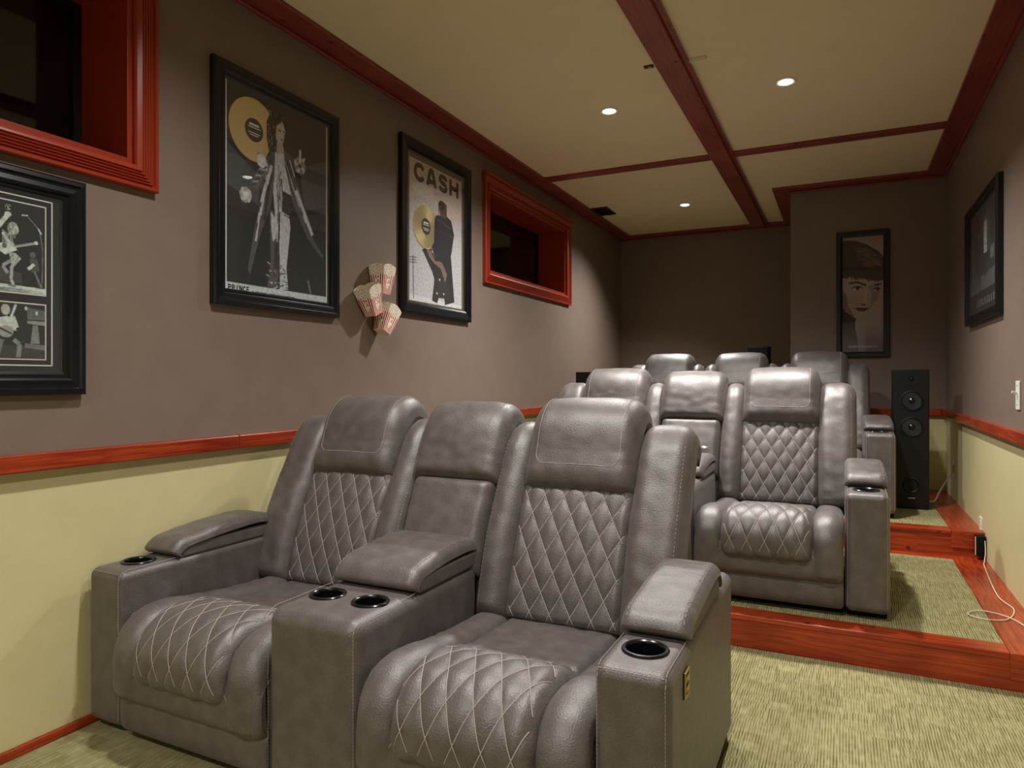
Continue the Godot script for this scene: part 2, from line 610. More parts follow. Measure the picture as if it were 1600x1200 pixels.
# a card cut to an outline of the print and raised over it
func cutout(flat: Array, w: float, h: float) -> ArrayMesh:
	var p := PackedVector2Array()
	for i in range(0, flat.size(), 2): p.append(Vector2(flat[i], flat[i + 1]))
	var idx := Geometry2D.triangulate_polygon(p)
	var st := begin()
	var at3 := func(q: Vector2, z: float): return Vector3((q.x - 0.5) * w, (0.5 - q.y) * h, z)
	for i in range(0, idx.size(), 3):
		tri(st, [at3.call(p[idx[i]], 0.0), at3.call(p[idx[i + 1]], 0.0), at3.call(p[idx[i + 2]], 0.0)], [Vector3.BACK, Vector3.BACK, Vector3.BACK], [p[idx[i]], p[idx[i + 1]], p[idx[i + 2]]])
	for i in p.size():
		var a := p[i]
		var b := p[(i + 1) % p.size()]
		var n: Vector3 = (at3.call(b, 0.0) - at3.call(a, 0.0)).cross(Vector3.BACK).normalized()
		quad(st, at3.call(a, 0.0), at3.call(b, 0.0), at3.call(b, -0.001), at3.call(a, -0.001), n, a, b, b, a)
	return st.commit()

func lettering(called: String, s: String, height: float, width: float, m: Material, parent: Node, at: Vector3, font := "Droid Sans", bold := true) -> MeshInstance3D:
	var f := SystemFont.new()
	f.font_names = PackedStringArray([font])
	f.font_weight = 700 if bold else 400
	var t := TextMesh.new()
	t.text = s
	t.font = f
	t.font_size = 64
	t.pixel_size = 0.01
	t.depth = 0.02
	var b := t.get_aabb()
	var o := part(called, t, m, parent, at)
	o.scale = Vector3(width / b.size.x, height / b.size.y, 0.05)
	o.position = at - Vector3(b.get_center().x * o.scale.x, b.get_center().y * o.scale.y, 0)
	return o

# heavy block capitals drawn with broad strokes: each letter in a box 0..1 wide, 0..1 tall
const STROKES := {
	"C": [[0.86, 0.70, 0.80, 0.83, 0.66, 0.905, 0.48, 0.905, 0.30, 0.86, 0.18, 0.72, 0.14, 0.5, 0.18, 0.28, 0.30, 0.14, 0.48, 0.095, 0.66, 0.095, 0.80, 0.17, 0.86, 0.32]],
	"A": [[0.10, 0.0, 0.42, 1.0], [0.90, 0.0, 0.58, 1.0], [0.22, 0.27, 0.78, 0.27], [0.40, 0.93, 0.60, 0.93]],
	"S": [[0.84, 0.73, 0.76, 0.86, 0.6, 0.905, 0.4, 0.905, 0.22, 0.84, 0.16, 0.72, 0.24, 0.60, 0.42, 0.535, 0.6, 0.48, 0.78, 0.41, 0.85, 0.28, 0.78, 0.15, 0.6, 0.095, 0.4, 0.095, 0.22, 0.15, 0.14, 0.29]],
	"H": [[0.13, 0.0, 0.13, 1.0], [0.87, 0.0, 0.87, 1.0], [0.13, 0.5, 0.87, 0.5]],
	"P": [[0.14, 0.0, 0.14, 1.0], [0.14, 0.905, 0.62, 0.905, 0.80, 0.84, 0.85, 0.71, 0.80, 0.57, 0.62, 0.49, 0.14, 0.49]],
	"R": [[0.14, 0.0, 0.14, 1.0], [0.14, 0.905, 0.62, 0.905, 0.80, 0.84, 0.85, 0.72, 0.80, 0.58, 0.62, 0.51, 0.14, 0.51], [0.58, 0.5, 0.86, 0.0]],
	"I": [[0.5, 0.0, 0.5, 1.0]],
	"N": [[0.13, 0.0, 0.13, 1.0], [0.87, 0.0, 0.87, 1.0], [0.16, 1.0, 0.84, 0.0]],
	"E": [[0.16, 0.0, 0.16, 1.0], [0.16, 0.905, 0.86, 0.905], [0.16, 0.5, 0.78, 0.5], [0.16, 0.095, 0.86, 0.095]],
}

func capitals(s: String, height: float, width: float, weight: float, m: Material, parent: Node, at: Vector3) -> void:
	var adv := width / s.length()
	var lw := adv * 0.86
	for k in s.length():
		var st := begin()
		var n := 0
		for line in STROKES[s[k]]:
			var pts := []
			for i in range(0, line.size(), 2): pts.append(Vector2(line[i] * lw, line[i + 1] * height))
			for i in pts.size() - 1:
				var p: Vector2 = pts[i]
				var q: Vector2 = pts[i + 1]
				var t0: Vector2 = (q - (pts[i - 1] if i > 0 else p)).normalized().orthogonal() * weight * 0.5
				var t1: Vector2 = ((pts[i + 2] if i + 2 < pts.size() else q) - p).normalized().orthogonal() * weight * 0.5
				var z := 0.00002 * n
				quad(st, Vector3(p.x + t0.x, p.y + t0.y, z), Vector3(q.x + t1.x, q.y + t1.y, z), Vector3(q.x - t1.x, q.y - t1.y, z), Vector3(p.x - t0.x, p.y - t0.y, z), Vector3.BACK)
				n += 1
		part("letter", st.commit(), m, parent, at + Vector3(k * adv - width * 0.5 + adv * 0.07, -height * 0.5, 0))

# ------------------------------------------------------------------ recliners
func leather(called: String, P: Dictionary, parent: Node, na := 22, nb := 30) -> MeshInstance3D:
	return part(called, pad_mesh(P, na, nb), M.suede_leather, parent)

# all parts are modelled at x = xc in the sofa's own axes: front of the arms at z = 0, floor at y = 0
func seat_unit(root: Node3D, xc: float, w: float, left_out: float, right_out: float, k: int) -> void:
	var hw := w * 0.5 - 0.004
	var qw := minf(0.198, hw - 0.105)
	var seed_ := k * 17
	# core under the cushions
	part("seat_base", box_mesh(Vector3(hw * 2, 0.30, 0.60), 0.01, 1, Vector2.ZERO, Vector3(xc, 0.20, -0.315)), M.suede_leather, root)
	var P: Dictionary
	# side rolls
	for s in [-1.0, 1.0]:
		var xa: float = xc + (s * hw if s < 0 else s * (qw - 0.012))
		var xb: float = xc + (s * (qw - 0.012) if s < 0 else s * hw)
		P = pad([Vector2(-0.68, 0.335), Vector2(-0.45, 0.345), Vector2(-0.25, 0.365), Vector2(-0.12, 0.385), Vector2(-0.035, 0.37), Vector2(0.0, 0.31), Vector2(0.002, 0.22), Vector2(-0.005, 0.16)], func(_b): return xa, func(_b): return xb, 0.052, 0.062, 0.03, 0.03, {"wr": 0.0035, "seed": seed_ + int(s)})
		leather("seat_bolster", P, root, 16, 40)
	# smooth rear cushion
	P = pad([Vector2(-0.68, 0.33), Vector2(-0.5, 0.335), Vector2(-0.35, 0.345), Vector2(-0.255, 0.36)], func(_b): return xc - qw, func(_b): return xc + qw, 0.045, 0.03, 0.04, 0.03, {"crown": 0.008, "wr": 0.004, "seed": seed_ + 3})
	leather("seat_cushion", P, root, 24, 24)
	# quilted front cushion, rolled over the front edge
	P = pad([Vector2(-0.285, 0.352), Vector2(-0.2, 0.382), Vector2(-0.12, 0.398), Vector2(-0.04, 0.385), Vector2(0.008, 0.34), Vector2(0.02, 0.28), Vector2(0.008, 0.232)], func(_b): return xc - qw, func(_b): return xc + qw, 0.042, 0.045, 0.035, 0.045, {"crown": 0.014, "q": [0.076, 0.118, 0.007]})
	var front := part("quilted_cushion", pad_mesh(P, 84, 100), M.suede_leather, root)
	var st := begin()
	quilt_threads(st, P, 0.03, 0.9)
	part("stitching", st.commit(), M.thread, front)
	# footrest below it, and the kick panel
	P = pad([Vector2(-0.02, 0.315), Vector2(0.012, 0.285), Vector2(0.018, 0.23), Vector2(0.015, 0.18), Vector2(-0.01, 0.152)], func(_b): return xc - hw, func(_b): return xc + hw, 0.022, 0.03, 0.03, 0.03, {"wr": 0.002, "seed": seed_ + 5})
	var foot := leather("footrest", P, root, 24, 18)
	st = begin()
	for s in [-1.0, 1.0]: thread(st, P, [Vector2(s * 0.6, 0.35), Vector2(s * 0.86, 0.9)], 0.0018)
	part("stitching", st.commit(), M.thread, foot)
	P = pad([Vector2(-0.03, 0.155), Vector2(-0.004, 0.145), Vector2(-0.004, 0.06), Vector2(-0.03, 0.04)], func(_b): return xc - hw, func(_b): return xc + hw, 0.014, 0.02, 0.02, 0.02)
	leather("kick_panel", P, root, 16, 14)
	# back: quilted panel between two wings
	var back := [Vector2(-0.865, 0.93), Vector2(-0.80, 0.80), Vector2(-0.735, 0.665), Vector2(-0.675, 0.52), Vector2(-0.632, 0.37)]
	P = pad(back, func(_b): return xc - qw - 0.005, func(_b): return xc + qw + 0.005, 0.03, 0.03, 0.03, 0.03, {"crown": 0.012, "q": [0.072, 0.128, 0.0075]})
	var panel := part("quilted_back", pad_mesh(P, 80, 110), M.suede_leather, root)
	st = begin()
	quilt_threads(st, P, 0.2, 0.985)
	part("stitching", st.commit(), M.thread, panel)
	for s in [-1.0, 1.0]:
		var out_: float = left_out if s < 0 else right_out
		var inner: float = qw - 0.006
		var lo := func(_b): return xc + (-out_ if s < 0 else inner)
		var hi := func(_b): return xc + (-inner if s < 0 else out_)
		P = pad([Vector2(-0.99, 0.93), Vector2(-0.935, 0.952), Vector2(-0.882, 0.915), Vector2(-0.82, 0.81), Vector2(-0.748, 0.68), Vector2(-0.688, 0.54), Vector2(-0.64, 0.36)], lo, hi, 0.068, 0.062, 0.05, 0.05, {"skirt": 0.06, "wr": 0.004, "seed": seed_ + 8 + int(s)})
		var wing := leather("back_wing", P, root, 18, 44)
		st = begin()
		thread(st, P, [Vector2(s * 0.72, 0.16), Vector2(s * 0.72, 0.5), Vector2(s * 0.72, 0.95)], 0.0016, false, 1.0)
		part("stitching", st.commit(), M.thread, wing)
	# headrest pillow
	P = pad([Vector2(-1.02, 0.965), Vector2(-0.985, 1.018), Vector2(-0.93, 1.022), Vector2(-0.885, 0.985), Vector2(-0.85, 0.90), Vector2(-0.805, 0.815), Vector2(-0.80, 0.785)], func(_b): return xc - 0.206, func(_b): return xc + 0.206, 0.076, 0.06, 0.05, 0.06, {"skirt": 0.055, "crown": 0.018, "wr": 0.0022, "seed": seed_ + 11})
	var head := leather("headrest", P, root, 30, 40)
	st = begin()
	thread(st, P, _rim(-0.74, 0.74, 0.2, 0.83, 0.16, 0.10), 0.0022)
	part("stitching", st.commit(), M.thread, head)
	# hard back
	st = begin()
	_extrude(st, [Vector2(-0.62, 0.06), Vector2(-0.66, 0.36), Vector2(-0.70, 0.54), Vector2(-0.762, 0.68), Vector2(-0.83, 0.82), Vector2(-0.90, 0.95), Vector2(-0.95, 1.0), Vector2(-1.0, 0.98), Vector2(-1.03, 0.9), Vector2(-0.93, 0.1), Vector2(-0.90, 0.05)], xc - hw + 0.01, xc + hw - 0.01)
	part("back_shell", st.commit(), M.suede_leather, root)

# a U of thread: down the left side, round the corners, up the right side
func _rim(a0: float, a1: float, b0: float, b1: float, ra: float, rb: float) -> Array:
	var out := [Vector2(a0, b0)]
	for k in 7:
		var t := PI / 2 * k / 6.0
		out.append(Vector2(a0 + ra * (1.0 - cos(t)), b1 - rb * (1.0 - sin(t))))
	for k in 7:
		var t := PI / 2 * (6 - k) / 6.0
		out.append(Vector2(a1 - ra * (1.0 - cos(t)), b1 - rb * (1.0 - sin(t))))
	out.append(Vector2(a1, b0))
	return out

# side outline (z, y) drawn out between two x
func _extrude(st: SurfaceTool, o: Array, x0: float, x1: float) -> void:
	var idx := Geometry2D.triangulate_polygon(PackedVector2Array(o))
	for s in [[x0, Vector3.LEFT], [x1, Vector3.RIGHT]]:
		for i in range(0, idx.size(), 3):
			var ps := []
			for k in 3: ps.append(Vector3(s[0], o[idx[i + k]].y, o[idx[i + k]].x))
			tri(st, ps, [s[1], s[1], s[1]], [Vector2.ZERO, Vector2.RIGHT, Vector2.ONE])
	var area := 0.0
	for i in o.size():
		var p: Vector2 = o[i]
		var q: Vector2 = o[(i + 1) % o.size()]
		area += p.x * q.y - q.x * p.y
	for i in o.size():
		var p: Vector2 = o[i]
		var q: Vector2 = o[(i + 1) % o.size()]
		var t := (q - p).normalized() * signf(area)
		var n := Vector3(0, -t.x, t.y)
		quad(st, Vector3(x0, p.y, p.x), Vector3(x1, p.y, p.x), Vector3(x1, q.y, q.x), Vector3(x0, q.y, q.x), n)

func cup(parent: Node3D, x: float, y: float, z: float) -> void:
	var st := begin()
	lathe(st, [Vector2(0.056, 0.0), Vector2(0.056, 0.003), Vector2(0.0535, 0.0055), Vector2(0.048, 0.006), Vector2(0.045, 0.004), Vector2(0.0432, 0.0), Vector2(0.041, -0.075), Vector2(0.0, -0.078)], Vector3(x, y, z), 40)
	part("cup_holder", st.commit(), M.gloss_black, parent)

func arm_unit(root: Node3D, x0: float, x1: float, outer: float, panel: bool) -> void:
	var w := x1 - x0
	var xc := (x0 + x1) * 0.5
	var top := 0.545
	var zb := -0.90
	var r := 0.03
	var st := begin()
	rbox(st, Vector3(xc, (top + 0.03) * 0.5, zb * 0.5), Vector3(w, top - 0.03, -zb), r, 4, true)
	var cz := -0.125
	hole_plate(st, x0 + r, x1 - r, -0.2, -r, top, xc, cz, 0.044)
	quad(st, Vector3(x0 + r, top, -0.2), Vector3(x1 - r, top, -0.2), Vector3(x1 - r, top, zb + r), Vector3(x0 + r, top, zb + r), Vector3.UP)
	var body := part("arm", st.commit(), M.suede_leather, root)
	cup(body, xc, top, cz)
	st = begin()
	for s in [-1.0, 1.0]:
		var e: float = xc + s * (w * 0.5 - 0.011)
		_seam(st, [Vector3(e, top + 0.0005, zb + 0.3), Vector3(e, top + 0.0005, -0.03), Vector3(e, top - 0.006, -0.009), Vector3(e, top - 0.03, 0.0012), Vector3(e, 0.06, 0.0012)])
	_seam(st, [Vector3(x0 + 0.012, top - 0.008, -0.0048), Vector3(x1 - 0.012, top - 0.008, -0.0048)])
	part("stitching", st.commit(), M.thread, body)
	# padded lid
	var pw := w * 0.5 + 0.002
	var P := pad([Vector2(-0.68, 0.56), Vector2(-0.655, 0.592), Vector2(-0.58, 0.602), Vector2(-0.45, 0.596), Vector2(-0.32, 0.584), Vector2(-0.255, 0.575), Vector2(-0.228, 0.558), Vector2(-0.225, 0.546)], func(_b): return xc - pw, func(_b): return xc + pw, 0.033, 0.032, 0.03, 0.012, {"skirt": 0.012, "crown": 0.006, "wr": 0.003, "seed": int(x0 * 100)})
	var lid := leather("arm_pad", P, root, 24, 36)
	part("pad_core", box_mesh(Vector3(w - 0.008, 0.05, 0.43), 0.012, 2, Vector2.ZERO, Vector3(xc, 0.562, -0.452)), M.suede_leather, lid)
	st = begin()
	for s in [-0.8, 0.8]: thread(st, P, [Vector2(s, 0.15), Vector2(s, 0.6), Vector2(s, 0.97)], 0.0018, false, 1.0)
	part("stitching", st.commit(), M.thread, lid)
	if panel:
		var xs: float = x1 if outer > 0 else x0
		var pn := part("control_panel", box_mesh(Vector3(0.005, 0.062, 0.05), 0.002, 2, Vector2.ZERO, Vector3(xs + outer * 0.001, 0.475, -0.15)), M.gloss_black, root)
		pn.set_meta("label", "dark recessed switch panel with a brass rim")
		part("brass_rim", _ring_plate(xs + outer * 0.004, 0.475, -0.15, 0.024, 0.031, 0.007), M.brass, pn)
		for q in [0.487, 0.463]: part("button", box_mesh(Vector3(0.006, 0.014, 0.022), 0.002, 2, Vector2.ZERO, Vector3(xs + outer * 0.004, q, -0.15)), M.brass, pn)
	part("foot", box_mesh(Vector3(w - 0.02, 0.04, 0.8), 0.004, 1, Vector2.ZERO, Vector3(xc, 0.02, -0.46)), M.matt_black, root)

func _ring_plate(x: float, y: float, z: float, hz: float, hy: float, t: float) -> ArrayMesh:
	var st := begin()
	rbox(st, Vector3(x, y + hy - t / 2, z), Vector3(0.004, t, hz * 2), 0.0015)
	rbox(st, Vector3(x, y - hy + t / 2, z), Vector3(0.004, t, hz * 2), 0.0015)
	rbox(st, Vector3(x, y, z + hz - t / 2), Vector3(0.004, hy * 2 - t * 2, t), 0.0015)
	rbox(st, Vector3(x, y, z - hz + t / 2), Vector3(0.004, hy * 2 - t * 2, t), 0.0015)
	return st.commit()

# a line of small stitches in the open
func _seam(st: SurfaceTool, pts: Array) -> void:
	for i in pts.size() - 1:
		var a: Vector3 = pts[i]
		var b: Vector3 = pts[i + 1]
		var n := maxi(1, int(a.distance_to(b) / 0.0095))
		for k in n: tube(st, [a.lerp(b, (k + 0.1) / n), a.lerp(b, (k + 0.85) / n)], 0.0009, 4)

func console_unit(root: Node3D, x0: float, x1: float, k: int) -> void:
	var w := x1 - x0
	var xc := (x0 + x1) * 0.5
	var top := 0.532
	var zb := -0.66
	var r := 0.042
	var st := begin()
	rbox(st, Vector3(xc, (top + 0.03) * 0.5, (zb + 0.012) * 0.5), Vector3(w - 0.004, top - 0.03, 0.012 - zb), r, 4, true)
	var a := x0 + 0.002 + r
	var b := x1 - 0.002 - r
	hole_plate(st, a, xc, -0.24, 0.012 - r, top, xc - 0.079, -0.155, 0.044)
	hole_plate(st, xc, b, -0.24, 0.012 - r, top, xc + 0.079, -0.155, 0.044)
	quad(st, Vector3(a, top, -0.24), Vector3(b, top, -0.24), Vector3(b, top, zb + r), Vector3(a, top, zb + r), Vector3.UP)
	var body := part("console", st.commit(), M.suede_leather, root)
	cup(body, xc - 0.079, top, -0.155)
	cup(body, xc + 0.079, top, -0.155)
	st = begin()
	for s in [-1.0, 1.0]:
		var e: float = xc + s * (w * 0.5 - 0.014)
		_seam(st, [Vector3(e, top - 0.0005, -0.5), Vector3(e, top - 0.0005, -0.02), Vector3(e, top - 0.008, 0.003), Vector3(e, top - 0.03, 0.0128), Vector3(e, 0.06, 0.0128)])
	part("stitching", st.commit(), M.thread, body)
	var pw := w * 0.5 - 0.004
	var P := pad([Vector2(-0.70, 0.565), Vector2(-0.62, 0.588), Vector2(-0.48, 0.588), Vector2(-0.36, 0.577), Vector2(-0.315, 0.568), Vector2(-0.292, 0.55), Vector2(-0.288, 0.533)], func(_b): return xc - pw, func(_b): return xc + pw, 0.038, 0.034, 0.03, 0.012, {"crown": 0.008, "wr": 0.003, "seed": 90 + k})
	var lid := leather("console_lid", P, root, 28, 34)
	part("lid_core", box_mesh(Vector3(w - 0.012, 0.056, 0.38), 0.012, 2, Vector2.ZERO, Vector3(xc, 0.552, -0.485)), M.suede_leather, lid)
	st = begin()
	thread(st, P, [Vector2(0.86, 0.1), Vector2(0.86, 0.6), Vector2(0.86, 0.97)], 0.0018, false, 1.0)
	thread(st, P, [Vector2(-0.86, 0.1), Vector2(-0.86, 0.6), Vector2(-0.86, 0.97)], 0.0018, false, 1.0)
	part("stitching", st.commit(), M.thread, lid)
	# folding back of the console: lower panel and upper pillow
	var hw := 0.172
	P = pad([Vector2(-0.80, 0.80), Vector2(-0.745, 0.68), Vector2(-0.69, 0.55), Vector2(-0.668, 0.48)], func(_b): return xc - hw, func(_b): return xc + hw, 0.062, 0.035, 0.035, 0.03, {"crown": 0.01, "wr": 0.003, "seed": 95 + k})
	leather("console_back", P, root, 24, 24)
	var hp := 0.19
	P = pad([Vector2(-1.0, 0.955), Vector2(-0.97, 1.005), Vector2(-0.92, 1.01), Vector2(-0.875, 0.965), Vector2(-0.83, 0.87), Vector2(-0.79, 0.785)], func(_b): return xc - hp, func(_b): return xc + hp, 0.07, 0.055, 0.05, 0.045, {"skirt": 0.05, "crown": 0.014, "wr": 0.003, "seed": 97 + k})
	var pil := leather("console_pillow", P, root, 28, 36)
	st = begin()
	thread(st, P, [Vector2(0.74, 0.25), Vector2(0.74, 0.6), Vector2(0.74, 0.9)], 0.0018, false, 1.0)
	part("stitching", st.commit(), M.thread, pil)
	st = begin()
	_extrude(st, [Vector2(-0.60, 0.06), Vector2(-0.66, 0.40), Vector2(-0.70, 0.54), Vector2(-0.762, 0.68), Vector2(-0.83, 0.82), Vector2(-0.90, 0.95), Vector2(-0.95, 0.99), Vector2(-1.0, 0.97), Vector2(-1.03, 0.9), Vector2(-0.93, 0.1), Vector2(-0.90, 0.05)], x0 - 0.002, x1 + 0.002)
	part("back_shell", st.commit(), M.suede_leather, root)

func make_loveseat() -> Node3D:
	var root := thing("reclining_loveseat", Vector3.ZERO)
	var aw := 0.175
	var sw := 0.6475
	var cw := 0.33
	var x := -(aw * 2 + sw * 2 + cw) * 0.5
	arm_unit(root, x, x + aw, -1.0, false)
	x += aw
	seat_unit(root, x + sw * 0.5, sw, 0.384, 0.318, 1)
	x += sw
	console_unit(root, x, x + cw, 1)
	x += cw
	seat_unit(root, x + sw * 0.5, sw, 0.318, 0.384, 2)
	x += sw
	arm_unit(root, x, x + aw, 1.0, true)
	part("base", box_mesh(Vector3(1.6, 0.035, 0.8), 0.004, 1, Vector2.ZERO, Vector3(0, 0.0195, -0.46)), M.matt_black, root)
	return root

func make_sofa() -> Node3D:
	var root := thing("reclining_sofa", Vector3.ZERO)
	var aw := 0.18
	var sw := 0.585
	var x := -(aw * 2 + sw * 3) * 0.5
	arm_unit(root, x, x + aw, -1.0, false)
	x += aw
	for k in 3:
		seat_unit(root, x + sw * 0.5, sw, 0.35 if k == 0 else 0.29, 0.35 if k == 2 else 0.29, 4 + k)
		x += sw
	arm_unit(root, x, x + aw, 1.0, true)
	part("base", box_mesh(Vector3(1.7, 0.035, 0.8), 0.004, 1, Vector2.ZERO, Vector3(0, 0.0195, -0.46)), M.matt_black, root)
	return root

# ------------------------------------------------------------------ setting
func at(x: float, y: float, d: float) -> Vector3:
	return Vector3(x, y, -d)

# a box given by its limits in x, y and depth
func slab(st: SurfaceTool, x0: float, x1: float, y0: float, y1: float, d0: float, d1: float, r := 0.0005) -> void:
	rbox(st, at((x0 + x1) / 2, (y0 + y1) / 2, (d0 + d1) / 2), Vector3(x1 - x0, y1 - y0, d1 - d0), r)

func structure(called: String) -> Node3D:
	var o := Node3D.new()
	o.name = called
	add_child(o, true)
	o.set_meta("kind", "structure")
	return o

func slabs(called: String, list: Array, m: Material, parent: Node) -> MeshInstance3D:
	var st := begin()
	for l in list: slab(st, l[0], l[1], l[2], l[3], l[4], l[5])
	return part(called, st.commit(), m, parent)

func board(called: String, m: Material, parent: Node, x0: float, x1: float, y0: float, y1: float, d0: float, d1: float, r := 0.004) -> MeshInstance3D:
	return part(called, box_mesh(Vector3(x1 - x0, y1 - y0, d1 - d0), r, 2, Vector2(rng.randf() * 2.4, rng.randf() * 0.3)), m, parent, at((x0 + x1) / 2, (y0 + y1) / 2, (d0 + d1) / 2))

const RAIL := 0.925     # where the two paints meet, behind the rail

func build_shell() -> void:
	var T := 0.15
	var o := structure("wall_left")
	# openings of the two windows: depth from/to, height from/to
	var w := [[0.35, 1.64, 1.965, 2.62], [4.42, 5.965, 1.965, 2.575]]
	slabs("upper_wall", [
		[WL - T, WL, RAIL, w[0][2], DF, DA], [WL - T, WL, w[0][2], CEIL, DF, w[0][0]], [WL - T, WL, w[0][3], CEIL, w[0][0], w[0][1]],
		[WL - T, WL, w[0][2], CEIL, w[0][1], w[1][0]], [WL - T, WL, w[1][3], CEIL, w[1][0], w[1][1]], [WL - T, WL, w[1][2], CEIL, w[1][1], DA]], M.wall_brown, o)
	slabs("lower_wall", [[WL - T, WL, -0.1, RAIL, DF, DA]], M.wall_cream, o)
	o = structure("wall_right")
	slabs("upper_wall", [[WR, WR + T, RAIL, CEIL, DF, DA]], M.wall_brown, o)
	slabs("lower_wall", [[WR, WR + T, -0.1, RAIL, DF, DA]], M.wall_cream, o)
	o = structure("wall_back")
	slabs("upper_wall", [[-0.41, WR, RAIL, CEIL, DB, DA]], M.wall_brown, o)
	slabs("lower_wall", [[-0.41, WR, -0.1, RAIL, DB, DA]], M.wall_cream, o)
	o = structure("wall_alcove")
	slabs("upper_wall", [[WL - T, WR + T, RAIL, CEIL, DA, DA + T]], M.wall_brown, o)
	slabs("lower_wall", [[WL - T, WR + T, -0.1, RAIL, DA, DA + T]], M.wall_cream, o)
	o = structure("wall_front")
	slabs("upper_wall", [[WL - T, WR + T, RAIL, CEIL, DF - T, DF]], M.wall_brown, o)
	slabs("lower_wall", [[WL - T, WR + T, -0.1, RAIL, DF - T, DF]], M.wall_cream, o)
	var c := slabs("ceiling", [[WL - T, WR + T, CEIL, CEIL + T, DF - T, DA + T]], M.ceiling_tan, self)
	c.set_meta("kind", "structure")
	c = slabs("floor", [[WL - T, WR + T, -0.12, 0.0, DF - T, DA + T]], M.carpet, self)
	c.set_meta("kind", "structure")
	rng.seed = 12
	# crown boards and ceiling beams
	o = structure("trim_1")
	var y := 2.81
	board("crown_board", M.red_trim, o, WL, WL + 0.145, y, CEIL, DF, DA)
	board("crown_board", M.red_trim, o, WR - 0.143, WR, y, CEIL, DF, DB - 0.13)
	board("crown_board", M.red_trim, o, WL + 0.145, -0.55, y, CEIL, DA - 0.14, DA)
	board("crown_board", M.red_trim, o, -0.55, -0.41, y, CEIL, DB - 0.13, DA)
	board("crown_board", M.red_trim, o, -0.41, WR, y, CEIL, DB - 0.13, DB)
	for k in [[WL, WL + 0.022, DF, DA], [WL + 0.022, -0.41, DA - 0.022, DA], [-0.432, -0.41, DB - 0.022, DA - 0.022], [-0.41, WR, DB - 0.022, DB], [WR - 0.022, WR, DF, DB - 0.022]]:
		board("crown_strip", M.red_trim, o, k[0], k[1], y - 0.018, y, k[2], k[3], 0.006)
	o = structure("trim_2")
	board("beam_backing", M.red_trim, o, -0.872, -0.712, 2.805, CEIL, DF, DA - 0.14)
	board("beam_board", M.red_trim, o, -0.866, -0.735, 2.785, 2.805, DF, 4.75)
	board("beam_board", M.red_trim, o, -0.866, -0.735, 2.785, 2.805, 4.752, DA - 0.14)
	o = structure("trim_3")
	for d in [5.13, 1.4]:
		board("cross_board", M.red_trim, o, WL + 0.145, -0.872, 2.812, CEIL, d, d + 0.1)
		board("cross_board", M.red_trim, o, -0.712, WR - 0.143, 2.812, CEIL, d, d + 0.1)
	# chair rails
	o = structure("trim_4")
	var ra := 0.888
	var rb := 0.945
	for k in [[DF, 2.1], [2.1, 5.0], [5.0, DA]]: board("chair_rail", M.red_pine, o, WL, WL + 0.036, ra, rb, k[0], k[1], 0.006)
	for k in [[DF, 3.0], [3.0, DB]]: board("chair_rail", M.red_pine, o, WR - 0.036, WR, ra, rb, k[0], k[1], 0.006)
	board("chair_rail", M.red_pine, o, -0.41, WR - 0.036, ra, rb, DB - 0.036, DB, 0.006)
	board("chair_rail", M.red_pine, o, WL + 0.036, -0.41, ra, rb, DA - 0.036, DA, 0.006)
	o = structure("baseboard_left")
	board("base_strip", M.red_pine, o, WL, WL + 0.018, 0, 0.03, DF, D1)
	o = structure("baseboard_right")
	board("base_strip", M.red_pine, o, WR - 0.018, WR, 0, 0.03, DF, D1)
	# platforms
	o = structure("platform_step_1")
	slabs("carpet", [[WL, WR - 0.17, 0.0, P1, D1 + 0.105, D2 - 0.08]], M.carpet, o)
	board("riser_board", M.red_pine, o, WL, -0.9, 0.0, P1 - 0.003, D1, D1 + 0.03)
	board("riser_board", M.red_pine, o, -0.9, WR, 0.0, P1 - 0.003, D1, D1 + 0.03)
	board("edge_board", M.red_pine, o, WL, WR - 0.17, P1 - 0.02, P1 + 0.004, D1 - 0.004, D1 + 0.105)
	board("border_board", M.red_pine, o, WR - 0.17, WR, P1 - 0.1, P1 + 0.004, D1 - 0.004, D2)
	board("border_board", M.red_pine, o, WL, WR - 0.17, P1 - 0.1, P1 + 0.004, D2 - 0.08, D2)
	o = structure("platform_step_2")
	slabs("carpet", [[WL, WR - 0.165, 0.0, P2, D2 + 0.1, DB - 0.001], [WL, -0.411, 0.0, P2, DB - 0.001, DA]], M.carpet, o)
	board("riser_board", M.red_pine, o, WL, WR, P1, P2 - 0.003, D2, D2 + 0.03)
	board("edge_board", M.red_pine, o, WL, WR - 0.165, P2 - 0.02, P2 + 0.004, D2 - 0.006, D2 + 0.1)
	board("border_board", M.red_pine, o, WR - 0.165, WR, P2 - 0.1, P2 + 0.004, D2 - 0.006, DB)
	board("border_board", M.red_pine, o, -0.4, WR - 0.165, P2 - 0.02, P2 + 0.004, DB - 0.1, DB)
	build_window("window_1", w[0], 0.3)
	build_window("window_2", w[1], 0.3)

